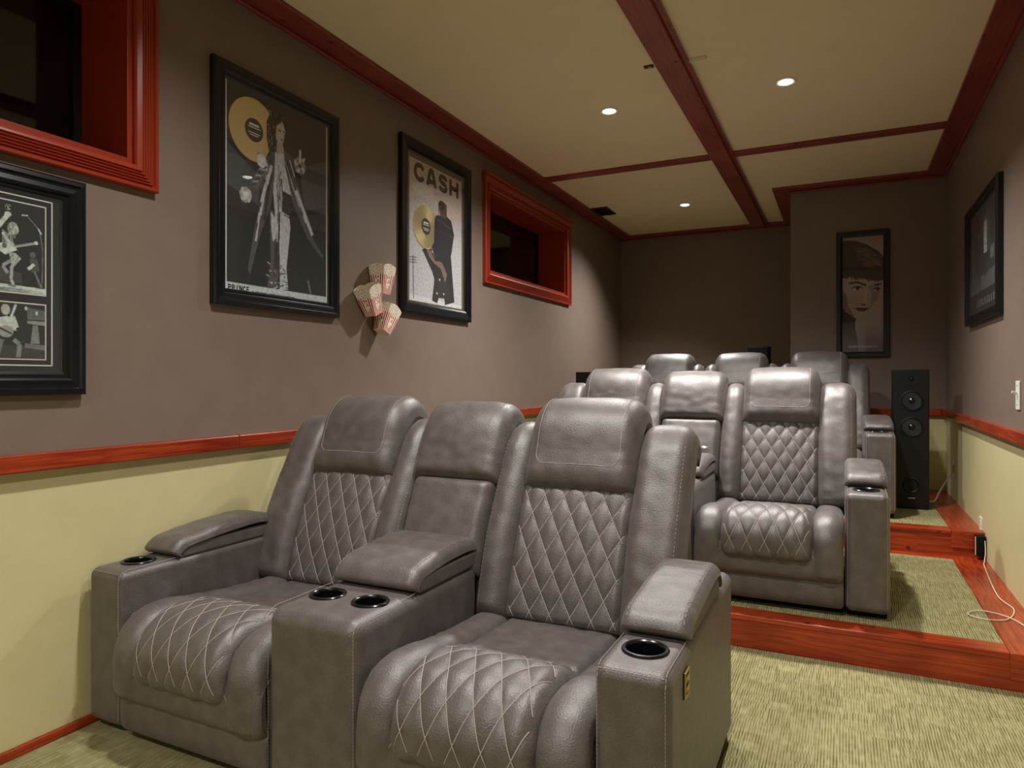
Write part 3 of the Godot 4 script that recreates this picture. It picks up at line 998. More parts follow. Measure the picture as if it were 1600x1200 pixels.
# deep basement window: reveal boards, dark pane, fluted casing and head
func build_window(called: String, w: Array, depth: float) -> void:
	var o := structure(called)
	o.position = at(WL, (w[2] + w[3]) / 2, (w[0] + w[1]) / 2)
	o.rotation_degrees.y = 90
	var ww: float = w[1] - w[0]
	var hh: float = w[3] - w[2]
	for k in [-1.0, 1.0]:
		part("reveal_board", box_mesh(Vector3(0.02, hh, depth), 0.002), M.red_casing, o, Vector3(k * (ww / 2 - 0.01), 0, -depth / 2))
		part("reveal_board", box_mesh(Vector3(ww - 0.04, 0.02, depth), 0.002), M.red_casing, o, Vector3(0, k * (hh / 2 - 0.01), -depth / 2))
	var fr := part("sash_frame", moulding(ww - 0.03, hh - 0.03, [Vector2(0, 0), Vector2(0, 0.03), Vector2(0.035, 0.03), Vector2(0.035, 0)]), M.frame_black, o, Vector3(0, 0, -depth + 0.005))
	part("pane", box_mesh(Vector3(ww - 0.09, hh - 0.09, 0.005), 0.001), M.night_glass, fr, Vector3(0, 0, 0.014))
	# dark well outside the pane
	var st := begin()
	rbox(st, Vector3(0, 0, -depth - 0.25), Vector3(ww + 0.1, hh + 0.1, 0.02), 0.001)
	for k in [-1.0, 1.0]:
		rbox(st, Vector3(k * (ww / 2 + 0.04), 0, -depth - 0.11), Vector3(0.02, hh + 0.1, 0.28), 0.001)
		rbox(st, Vector3(0, k * (hh / 2 + 0.04), -depth - 0.11), Vector3(ww + 0.1, 0.02, 0.28), 0.001)
	part("window_well", st.commit(), M.matt_black, o)
	# fluted casing
	var cw := 0.088
	var pr := [Vector2(0, 0), Vector2(0, 0.026), Vector2(0.004, 0.03), Vector2(0.014, 0.03)]
	for k in 5:
		var f := 0.018 + k * 0.0105
		pr.append_array([Vector2(f, 0.022), Vector2(f + 0.003, 0.017), Vector2(f + 0.005, 0.022), Vector2(f + 0.0065, 0.026)])
	pr.append_array([Vector2(0.074, 0.024), Vector2(0.083, 0.02), Vector2(cw, 0.012), Vector2(cw, -0.01)])
	for k in 4:
		part("casing_board", moulding(ww + cw * 2, hh + cw * 2, pr, k), M.red_casing, o)
	var head := part("head_trim", box_mesh(Vector3(ww + cw * 2 + 0.02, cw * 0.62, 0.03), 0.004, 2), M.red_casing, o, Vector3(0, hh / 2 + cw * 0.66, 0.021))
	part("head_cap", box_mesh(Vector3(ww + cw * 2 + 0.045, 0.018, 0.05), 0.006, 2), M.red_casing, head, Vector3(0, cw * 0.31 + 0.006, 0.008))

# ------------------------------------------------------------------ lamps
func downlight(x: float, d: float, label: String, power := 1.0, aim := Vector3.DOWN, cone := 74.0) -> void:
	var o := thing("recessed_downlight", at(x, CEIL, d))
	tag(o, label, "ceiling light", "recessed ceiling downlights")
	var st := begin()
	lathe(st, [Vector2(0.056, 0.0), Vector2(0.056, -0.004), Vector2(0.05, -0.008), Vector2(0.04, -0.006), Vector2(0.037, 0.0)], Vector3.ZERO, 40)
	part("trim_ring", st.commit(), M.white_plastic, o)
	st = begin()
	lathe(st, [Vector2(0.037, -0.001), Vector2(0.035, -0.007), Vector2(0.024, -0.012), Vector2(0.0, -0.014)], Vector3.ZERO, 32)
	part("lamp_lens", st.commit(), M.lamp_glow, o)
	var l := SpotLight3D.new()
	l.name = "lamp_beam"
	o.add_child(l, true)
	l.position = Vector3(0, -0.03, 0)
	l.basis = Basis.looking_at(aim, Vector3.FORWARD)
	l.spot_angle = cone
	l.spot_angle_attenuation = 1.0
	l.spot_range = 14.0
	l.spot_attenuation = 2.0
	l.light_color = Color8(255, 252, 246)
	l.light_energy = LAMP * power
	l.light_size = 0.045
	l.shadow_enabled = true

# ------------------------------------------------------------------ pictures
const DEEP_FRAME := [Vector2(0, 0), Vector2(0, 0.024), Vector2(0.006, 0.032), Vector2(0.018, 0.034), Vector2(0.022, 0.028), Vector2(0.03, 0.027), Vector2(0.044, 0.03), Vector2(0.05, 0.026), Vector2(0.054, 0.018), Vector2(0.062, 0.018), Vector2(0.07, 0.012), Vector2(0.07, 0.004)]

func frame_stretch(prof: Array, wide: float) -> Array:
	var k: float = wide / prof[-1].x
	var out := []
	for p in prof: out.append(Vector2(p.x * k, p.y))
	return out

func picture(called: String, where: Vector3, turn: float, w: float, h: float, fw: float, prof: Array) -> Node3D:
	var o := thing(called, where, turn)
	part("frame", moulding(w, h, frame_stretch(prof, fw)), M.frame_black, o)
	part("backing", box_mesh(Vector3(w - 0.01, h - 0.01, 0.004), 0.001), M.mat_board, o, Vector3(0, 0, 0.003))
	part("glazing", sheet(w - fw * 2 + 0.004, h - fw * 2 + 0.004), M.clear_glass, o, Vector3(0, 0, 0.0145))
	return o

func record(parent: Node3D, x: float, y: float, z: float, r: float) -> void:
	var st := begin()
	var turn := Basis(Vector3.RIGHT, PI / 2)
	var pts := [Vector2(r, 0.0), Vector2(r, 0.0022), Vector2(r - 0.003, 0.0026)]
	var n := 16
	for k in n:
		var q := lerpf(r - 0.005, r * 0.42, float(k) / n)
		pts.append(Vector2(q, 0.0020))
		pts.append(Vector2(q - (r * 0.58 / n) * 0.55, 0.00215))
	pts.append(Vector2(r * 0.36, 0.0022))
	lathe(st, pts, Vector3(x, y, z), 72, turn)
	var rec := part("gold_record", st.commit(), M.gold_record, parent)
	st = begin()
	lathe(st, [Vector2(r * 0.37, 0.0), Vector2(r * 0.37, 0.0028), Vector2(0.004, 0.0028), Vector2(0.004, 0.0)], Vector3(x, y, z), 48, turn)
	var lab := part("record_label", st.commit(), M.label_dark, rec)
	st = begin()
	for k in [[0.16, 0.20, 0.010], [0.07, 0.26, 0.004], [-0.1, 0.24, 0.004], [-0.17, 0.18, 0.004]]:
		rbox(st, Vector3(x, y + r * k[0], z + 0.0030), Vector3(r * k[1] * 2, k[2], 0.0006), 0.0001)
	part("label_print", st.commit(), M.mat_line, lab)

func build_pictures() -> void:
	# singer poster with a gold record
	var o := picture("framed_poster", at(WL, 2.003, 2.363), 90, 0.772, 1.02, 0.07, DEEP_FRAME)
	tag(o, "black framed stage singer poster with a gold record, pale strip along its foot", "framed poster", "framed pictures on the long wall")
	var w := 0.612
	var h := 0.902
	part("paper_border", box_mesh(Vector3(w + 0.018, h + 0.018, 0.002), 0.0005), M.mat_line, o, Vector3(0, 0, 0.0065))
	part("print", sheet(w, h), print_material("print_singer", soften(print_singer(), 0.14, 61)), o, Vector3(0, 0, 0.0082))
	record(o, (0.237 - 0.5) * w, (0.5 - 0.2) * h, 0.009, 0.138)
	part("figure_card", cutout([0.388, 0.080, 0.447, 0.048, 0.521, 0.061, 0.546, 0.111, 0.535, 0.175, 0.52, 0.225, 0.53, 0.3, 0.45, 0.4, 0.36, 0.45, 0.3, 0.40, 0.262, 0.345, 0.272, 0.302, 0.352, 0.31, 0.38, 0.272, 0.357, 0.213, 0.357, 0.129], w, h), M.print_singer, o, Vector3(0, 0, 0.0128))
	capitals("PRINCE", 0.024, 0.118, 0.0052, M.letter_black, o, Vector3(-w / 2 + 0.064, -h / 2 + 0.019, 0.0088))
	lettering("lettering", "ST LOUIS ARENA, CHICAGO 11TH DECEMBER 1984", 0.008, 0.26, M.letter_black, o, Vector3(-w / 2 + 0.265, -h / 2 + 0.012, 0.0088))
	# poster with large letters and a gold record
	o = picture("framed_poster", at(WL, 2.098, 3.708), 90, 0.825, 1.05, 0.075, [Vector2(0, 0), Vector2(0, 0.026), Vector2(0.004, 0.03), Vector2(0.012, 0.03), Vector2(0.055, 0.022), Vector2(0.066, 0.018), Vector2(0.07, 0.012), Vector2(0.07, 0.004)])
	tag(o, "black framed pale poster lettered in large brown capitals, with gold record and dark coated figure", "framed poster", "framed pictures on the long wall")
	w = 0.62
	h = 0.86
	part("mat_board", box_mesh(Vector3(0.67, 0.895, 0.002), 0.0005), mat("olive_mat", Color8(92, 80, 56), 0.8, 0.3), o, Vector3(0, 0, 0.006))
	part("print", sheet(w, h), print_material("print_coat", soften(print_coat(), 0.1, 62)), o, Vector3(0, -0.012, 0.008))
	capitals("CASH", 0.106, 0.55, 0.03, M.letter_dark, o, Vector3(0.002, h / 2 - 0.083, 0.0086))
	record(o, (0.285 - 0.5) * w, (0.5 - 0.452) * h - 0.012, 0.0088, 0.138)
	part("figure_card", cutout([0.483, 0.340, 0.53, 0.33, 0.525, 0.287, 0.536, 0.240, 0.605, 0.218, 0.678, 0.235, 0.678, 0.309, 0.770, 0.342, 0.826, 0.442, 0.770, 0.598, 0.6, 0.67, 0.466, 0.673, 0.37, 0.60, 0.431, 0.548, 0.448, 0.364], w, h), M.print_coat, o, Vector3(0, -0.012, 0.0128))
	part("plaque", box_mesh(Vector3(0.09, 0.022, 0.002), 0.0005), M.brass, o, Vector3(-0.06, -0.452, 0.0075))
	# twin stage photographs in a wide black frame
	o = picture("framed_photographs", at(WL, 1.487, 1.075), 90, 0.76, 0.714, 0.075, DEEP_FRAME)
	tag(o, "deep black frame holding two stage photographs of guitarists, below a window", "framed photos", "framed pictures on the long wall")
	var cx := 1.075
	var cy := 1.487
	var lines := begin()
	var r0 := [0.79, 1.354, 1.225, 1.757]
	for k in [[r0[0], r0[1], r0[2], r0[2]], [r0[0], r0[1], r0[3], r0[3]], [r0[0], r0[0], r0[2], r0[3]], [r0[1], r0[1], r0[2], r0[3]]]:
		rbox(lines, Vector3((k[0] + k[1]) / 2 - cx, (k[2] + k[3]) / 2 - cy, 0.0062), Vector3(maxf(k[1] - k[0], 0.004), maxf(k[3] - k[2], 0.004), 0.002), 0.0002)
	part("mat_line", lines.commit(), M.mat_line, o)
	var ph := [["print_leap", print_leap(), 1.453, 1.735], ["print_seated", print_seated(), 1.246, 1.419]]
	for k in ph:
		var hh: float = k[3] - k[2]
		part("photo_border", box_mesh(Vector3(0.476, hh + 0.008, 0.002), 0.0003), M.mat_line, o, Vector3(1.098 - cx, (k[2] + k[3]) / 2 - cy, 0.0062))
		part("photograph", sheet(0.468, hh), print_material(k[0], soften(k[1], 0.15, 63)), o, Vector3(1.098 - cx, (k[2] + k[3]) / 2 - cy, 0.0078))
	# portrait on the back wall
	var plain := [Vector2(0, 0), Vector2(0, 0.022), Vector2(0.004, 0.026), Vector2(0.03, 0.026), Vector2(0.042, 0.02), Vector2(0.045, 0.012), Vector2(0.045, 0.004)]
	o = picture("framed_portrait", at(0.1485, 1.891, DB), 0, 0.396, 1.052, 0.047, plain)
	tag(o, "tall narrow black framed sepia portrait of a short haired woman", "framed portrait")
	part("print", sheet(0.302, 0.956), print_material("print_portrait", soften(print_portrait(), 0.06, 64, 5)), o, Vector3(0, 0, 0.008))
	lettering("lettering", "Audrey Hepburn", 0.026, 0.215, M.letter_pale, o, Vector3(0.0, -0.437, 0.0086), "Droid Serif", false)
	# street scene on the right wall
	o = picture("framed_print", at(WR, 1.882, 4.745), -90, 1.02, 0.725, 0.06, DEEP_FRAME)
	tag(o, "black framed dark street photograph of standing men with an unreadable caption", "framed print")
	part("print", sheet(0.9, 0.61), print_material("print_street", soften(print_street(), 0.4, 65)), o, Vector3(0, 0, 0.008))

func print_singer() -> Image:
	var im := Image.create(400, 590, false, Image.FORMAT_RGB8)
	im.fill(Color8(30, 28, 28))
	poly(im, [0, 0, 1, 0, 1, 0.34, 0, 0.3], Color8(50, 43, 34))
	poly(im, [0, 0.3, 0.3, 0.42, 0.28, 0.56, 0, 0.5], Color8(66, 72, 76))
	poly(im, [0.7, 0.3, 1, 0.2, 1, 0.5, 0.75, 0.5], Color8(70, 72, 74))
	poly(im, [0.12, 0.62, 0.36, 0.6, 0.34, 0.97, 0.1, 0.97], Color8(20, 20, 22))
	var pale := Color8(186, 188, 196)
	var midt := Color8(78, 77, 81)
	var dark := Color8(38, 34, 34)
	poly(im, [0.424, 0.259, 0.352, 0.310, 0.271, 0.302, 0.265, 0.339, 0.306, 0.354, 0.248, 0.447, 0.192, 0.481, 0.117, 0.516, 0.127, 0.572, 0.204, 0.559, 0.227, 0.509, 0.329, 0.457, 0.294, 0.546, 0.248, 0.670, 0.183, 0.876, 0.204, 0.909, 0.294, 0.711, 0.400, 0.542, 0.472, 0.311], midt)
	poly(im, [0.497, 0.232, 0.597, 0.249, 0.674, 0.259, 0.701, 0.196, 0.727, 0.235, 0.781, 0.276, 0.742, 0.335, 0.674, 0.322, 0.623, 0.332, 0.674, 0.423, 0.781, 0.559, 0.842, 0.643, 0.964, 0.733, 0.949, 0.748, 0.781, 0.656, 0.623, 0.494, 0.535, 0.347], midt)
	poly(im, [0.388, 0.562, 0.497, 0.575, 0.472, 0.836, 0.485, 0.957, 0.363, 0.960, 0.400, 0.818], midt)
	poly(im, [0.497, 0.550, 0.584, 0.563, 0.602, 0.623, 0.559, 0.839, 0.577, 0.949, 0.485, 0.957, 0.467, 0.726], pale)
	poly(im, [0.436, 0.256, 0.521, 0.226, 0.546, 0.321, 0.610, 0.458, 0.521, 0.448, 0.497, 0.710, 0.461, 0.715, 0.424, 0.465], pale)
	rng.seed = 9
	# shiny coat: dark panels with long pale creases
	for k in 30:
		var t := rng.randf()
		var a := Vector2(0.44, 0.30).lerp(Vector2(0.36, 0.32), t)
		var b := Vector2(0.33, 0.68).lerp(Vector2(0.20, 0.88), t)
		var c := a.lerp(b, rng.randf_range(0.0, 0.6))
		var e := c.lerp(b, rng.randf_range(0.2, 0.6))
		stroke(im, [c.x, c.y, e.x, e.y], rng.randf_range(0.006, 0.02), [pale, dark, Color8(70, 68, 70)][k % 3])
	for k in 30:
		var t := rng.randf()
		var a := Vector2(0.53, 0.28).lerp(Vector2(0.60, 0.27), t)
		var b := Vector2(0.80, 0.65).lerp(Vector2(0.92, 0.72), t)
		var c := a.lerp(b, rng.randf_range(0.0, 0.7))
		var e := c.lerp(b, rng.randf_range(0.15, 0.5))
		stroke(im, [c.x, c.y, e.x, e.y], rng.randf_range(0.006, 0.018), [dark, pale, Color8(74, 72, 74)][k % 3])
	stroke(im, [0.66, 0.42, 0.84, 0.635], 0.034, pale)
	stroke(im, [0.40, 0.34, 0.31, 0.54], 0.03, pale)
	# sleeves, ruffled cuffs and hands
	stroke(im, [0.33, 0.37, 0.24, 0.47], 0.07, Color8(96, 96, 100))
	for k in 7: stroke(im, [0.36 - k * 0.016, 0.36 + k * 0.016, 0.30 - k * 0.014, 0.36 + k * 0.018], 0.008, pale if k % 2 else dark)
	oval(im, 0.305, 0.335, 0.048, 0.035, Color8(206, 208, 214))
	for k in 8: oval(im, 0.165 + 0.035 * cos(k * 0.8), 0.525 + 0.022 * sin(k * 0.8), 0.022, 0.018, pale if k % 2 else Color8(156, 156, 164))
	oval(im, 0.165, 0.527, 0.022, 0.02, Color8(210, 206, 204))
	for k in 9: oval(im, 0.70 + 0.042 * cos(k * 0.7), 0.285 + 0.028 * sin(k * 0.7), 0.022, 0.017, pale if k % 2 else Color8(130, 130, 136))
	stroke(im, [0.70, 0.26, 0.705, 0.20], 0.022, Color8(204, 196, 192))
	stroke(im, [0.725, 0.26, 0.755, 0.235], 0.02, Color8(196, 188, 184))
	# shirt folds and trouser creases
	for k in 16:
		var fx := rng.randf_range(0.45, 0.52)
		var fy := rng.randf_range(0.28, 0.5)
		stroke(im, [fx, fy, fx + rng.randf_range(-0.015, 0.02), fy + rng.randf_range(0.05, 0.16)], 0.006, Color8(140, 140, 148) if k % 3 else dark)
	stroke(im, [0.487, 0.56, 0.478, 0.72, 0.484, 0.95], 0.014, dark)
	poly(im, [0.40, 0.57, 0.455, 0.60, 0.45, 0.70, 0.42, 0.72, 0.405, 0.66], pale)
	poly(im, [0.44, 0.72, 0.475, 0.72, 0.465, 0.84, 0.43, 0.86], Color8(46, 44, 46))
	for k in 60:
		var fx := rng.randf_range(0.375, 0.565)
		var fy := rng.randf_range(0.82, 0.955)
		stroke(im, [fx, fy, fx + rng.randf_range(-0.04, 0.04), fy + rng.randf_range(-0.01, 0.014)], 0.007, [dark, pale, Color8(90, 88, 92)][k % 3])
	for k in 12: stroke(im, [0.53, 0.47 + k * 0.009, 0.60, 0.478 + k * 0.009], 0.005, dark if k % 2 else midt)
	poly(im, [0.388, 0.080, 0.447, 0.048, 0.521, 0.061, 0.546, 0.111, 0.535, 0.175, 0.485, 0.210, 0.424, 0.271, 0.377, 0.269, 0.357, 0.213, 0.357, 0.129], Color8(44, 30, 24))
	poly(im, [0.447, 0.132, 0.510, 0.094, 0.539, 0.137, 0.521, 0.202, 0.472, 0.219, 0.442, 0.194], Color8(190, 178, 172))
	for k in 60: oval(im, rng.randf_range(0.365, 0.45), rng.randf_range(0.07, 0.26), 0.008, 0.006, [Color8(92, 72, 60), Color8(28, 20, 18), Color8(140, 118, 104)][k % 3])
	for k in 26: oval(im, rng.randf_range(0.40, 0.53), rng.randf_range(0.062, 0.10), 0.009, 0.006, [Color8(92, 72, 60), Color8(28, 20, 18)][k % 2])
	stroke(im, [0.47, 0.15, 0.495, 0.147], 0.008, dark)
	stroke(im, [0.515, 0.145, 0.53, 0.146], 0.008, dark)
	stroke(im, [0.49, 0.192, 0.515, 0.19], 0.008, dark)
	poly(im, [0.45, 0.21, 0.51, 0.20, 0.52, 0.26, 0.46, 0.27], Color8(170, 160, 158))
	stroke(im, [0.79, 0.88, 0.82, 0.95], 0.02, Color8(110, 110, 110))
	poly(im, [0, 0.955, 1, 0.955, 1, 1, 0, 1], Color8(190, 200, 202))
	return im

func print_coat() -> Image:
	var im := Image.create(400, 556, false, Image.FORMAT_RGB8)
	im.fill(Color8(186, 184, 188))
	for k in 20: im.fill_rect(Rect2i(0, k * 14, 400, 14), Color8(196, 176, 164).lerp(Color8(186, 184, 188), k / 20.0))
	oval(im, 0.25, 0.2, 0.2, 0.05, Color8(206, 196, 190))
	oval(im, 0.7, 0.26, 0.26, 0.05, Color8(200, 184, 176))
	poly(im, [0, 0.955, 1, 0.975, 1, 1, 0, 1], Color8(204, 204, 204))
	var coat := Color8(30, 28, 36)
	poly(im, [0.483, 0.340, 0.659, 0.316, 0.770, 0.342, 0.826, 0.442, 0.770, 0.598, 0.845, 0.957, 0.653, 0.991, 0.642, 0.939, 0.536, 0.940, 0.501, 0.989, 0.404, 0.976, 0.448, 0.818, 0.365, 0.710, 0.217, 0.625, 0.282, 0.605, 0.431, 0.548, 0.448, 0.364], coat)
	poly(im, [0.46, 0.8, 0.7, 0.8, 0.8, 0.94, 0.42, 0.95], Color8(44, 38, 34))
	poly(im, [0.536, 0.240, 0.605, 0.218, 0.678, 0.235, 0.678, 0.309, 0.66, 0.34, 0.56, 0.34, 0.525, 0.287], Color8(84, 58, 42))
	oval(im, 0.585, 0.25, 0.06, 0.035, Color8(34, 24, 20))
	stroke(im, [0.5, 0.37, 0.76, 0.4], 0.025, Color8(72, 54, 50))
	poly(im, [0.265, 0.576, 0.380, 0.574, 0.466, 0.673, 0.588, 0.673, 0.696, 0.754, 0.659, 0.825, 0.571, 0.727, 0.431, 0.696, 0.347, 0.661], Color8(124, 100, 84))
	stroke(im, [0.24, 0.62, 0.42, 0.76], 0.03, Color8(54, 38, 30))
	for k in [[0.55, 0.81], [0.63, 0.91], [0.5, 0.915], [0.4, 0.62]]: oval(im, k[0], k[1], 0.012, 0.009, Color8(214, 204, 190))
	stroke(im, [0.062, 0.68, 0.07, 0.985], 0.01, Color8(54, 48, 50))
	for k in 3: stroke(im, [0.0, 0.7 + k * 0.018, 0.125, 0.693 + k * 0.018], 0.007, Color8(70, 62, 62))
	return im

func print_leap() -> Image:
	var im := Image.create(400, 240, false, Image.FORMAT_RGB8)
	im.fill(Color8(30, 33, 32))
	var pale := Color8(196, 208, 202)
	poly(im, [0, 0.94, 0.4, 0.9, 1, 0.93, 1, 1, 0, 1], pale)
	poly(im, [0.0, 0.78, 0.65, 0.72, 0.85, 0.78, 0.85, 0.9, 0, 0.93], Color8(62, 64, 62))
	# guitarist in mid leap
	stroke(im, [0.71, 0.30, 0.74, 0.22, 0.765, 0.16], 0.03, pale)
	oval(im, 0.766, 0.15, 0.022, 0.03, pale)
	oval(im, 0.797, 0.30, 0.034, 0.075, Color8(150, 158, 150))
	oval(im, 0.818, 0.31, 0.014, 0.045, Color8(190, 196, 188))
	poly(im, [0.73, 0.32, 0.79, 0.38, 0.81, 0.5, 0.73, 0.52], Color8(118, 124, 118))
	poly(im, [0.70, 0.49, 0.75, 0.46, 0.80, 0.46, 0.825, 0.53, 0.75, 0.6, 0.70, 0.55], pale)
	stroke(im, [0.80, 0.50, 0.94, 0.42], 0.016, pale)
	poly(im, [0.762, 0.57, 0.813, 0.565, 0.849, 0.62, 0.794, 0.74, 0.775, 0.74, 0.80, 0.64], Color8(170, 178, 172))
	stroke(im, [0.79, 0.72, 0.785, 0.86, 0.8, 0.92], 0.02, Color8(170, 178, 172))
	stroke(im, [0.78, 0.66, 0.735, 0.72, 0.765, 0.80], 0.022, Color8(150, 158, 152))
	rng.seed = 8
	for k in 40:
		var hx := rng.randf_range(0.772, 0.818)
		var hy := rng.randf_range(0.235, 0.36)
		stroke(im, [hx, hy, hx + rng.randf_range(-0.01, 0.006), hy + 0.05], 0.004, [Color8(206, 212, 204), Color8(96, 100, 96), Color8(150, 158, 150)][k % 3])
	for k in 14:
		var hx := rng.randf_range(0.74, 0.80)
		stroke(im, [hx, 0.37, hx - 0.01, 0.47], 0.004, Color8(70, 74, 72) if k % 2 else Color8(160, 166, 160))
	for k in 12:
		var t := rng.randf()
		stroke(im, [0.775 + 0.06 * t, 0.58 + 0.02 * t, 0.785 + 0.02 * t, 0.70], 0.004, Color8(120, 126, 122) if k % 2 else Color8(208, 214, 208))
	stroke(im, [0.735, 0.36, 0.765, 0.44, 0.80, 0.49], 0.02, Color8(186, 194, 188))
	stroke(im, [0.80, 0.495, 0.93, 0.424], 0.004, Color8(90, 92, 90))
	oval(im, 0.942, 0.418, 0.014, 0.022, pale)
	poly(im, [0.765, 0.91, 0.815, 0.93, 0.81, 0.95, 0.765, 0.935], Color8(120, 124, 120))
	for k in 30: stroke(im, [rng.randf(), rng.randf_range(0.95, 1.0), rng.randf(), rng.randf_range(0.95, 1.0)], 0.003, Color8(120, 130, 126))
	oval(im, 0.745, 0.50, 0.014, 0.03, Color8(90, 92, 90))
	# player at the back, and a microphone stand
	oval(im, 0.92, 0.56, 0.02, 0.035, Color8(96, 100, 96))
	poly(im, [0.9, 0.6, 0.95, 0.6, 0.965, 0.74, 0.91, 0.76], Color8(76, 78, 76))
	stroke(im, [0.89, 0.73, 0.93, 0.66], 0.022, pale)
	stroke(im, [0.93, 0.74, 0.975, 0.92], 0.014, Color8(110, 112, 110))
	stroke(im, [0.85, 0.132, 0.89, 0.125], 0.01, pale)
	stroke(im, [0.89, 0.14, 0.965, 0.27, 0.985, 0.5, 0.98, 0.92], 0.006, Color8(130, 134, 130))
	stroke(im, [0.955, 0.25, 0.975, 0.31], 0.012, pale)
	rng.seed = 4
	for k in 60: oval(im, rng.randf() * 0.7, rng.randf_range(0.5, 0.85), 0.01, 0.012, Color8(70, 74, 72))
	for k in 14: oval(im, 0.75 + rng.randf() * 0.03, 0.04 + rng.randf() * 0.06, 0.004, 0.006, pale)
	# second guitarist further along the stage
	oval(im, 0.32, 0.3, 0.03, 0.07, Color8(150, 156, 150))
	poly(im, [0.27, 0.38, 0.37, 0.38, 0.38, 0.62, 0.36, 0.92, 0.33, 0.92, 0.32, 0.66, 0.29, 0.92, 0.26, 0.92, 0.26, 0.6], Color8(130, 136, 130))
	stroke(im, [0.2, 0.5, 0.42, 0.58], 0.04, pale)
	return im

func print_seated() -> Image:
	var im := Image.create(400, 150, false, Image.FORMAT_RGB8)
	im.fill(Color8(32, 34, 33))
	var pale := Color8(190, 200, 194)
	poly(im, [0, 0.8, 1, 0.76, 1, 1, 0, 1], Color8(56, 56, 54))
	poly(im, [0.87, 0.72, 1, 0.74, 1, 0.84, 0.87, 0.80], Color8(112, 114, 110))
	# wash basin and mirror
	poly(im, [0.885, 0.3, 1, 0.3, 1, 0.38, 0.885, 0.36], Color8(140, 144, 138))
	poly(im, [0.92, 0.38, 0.955, 0.38, 0.965, 0.72, 0.905, 0.72], Color8(126, 128, 124))
	poly(im, [0.885, 0.06, 1, 0.1, 1, 0.28, 0.885, 0.28], Color8(92, 96, 92))
	oval(im, 0.945, 0.16, 0.008, 0.04, pale)
	oval(im, 0.878, 0.08, 0.01, 0.04, pale)
	# seated player
	oval(im, 0.752, 0.13, 0.028, 0.1, Color8(176, 180, 174))
	poly(im, [0.71, 0.28, 0.76, 0.24, 0.80, 0.28, 0.82, 0.5, 0.72, 0.5], pale)
	stroke(im, [0.765, 0.42, 0.815, 0.02], 0.016, pale)
	oval(im, 0.755, 0.52, 0.045, 0.11, Color8(150, 152, 148))
	stroke(im, [0.715, 0.46, 0.79, 0.56], 0.008, Color8(30, 30, 30))
	stroke(im, [0.80, 0.66, 0.838, 0.74, 0.83, 0.98], 0.03, Color8(126, 130, 126))
	stroke(im, [0.73, 0.66, 0.70, 0.98], 0.03, Color8(110, 114, 110))
	stroke(im, [0.8, 0.24, 0.825, 0.44], 0.02, pale)
	poly(im, [0.1, 0.2, 0.4, 0.2, 0.4, 0.7, 0.1, 0.7], Color8(70, 74, 72))
	return im

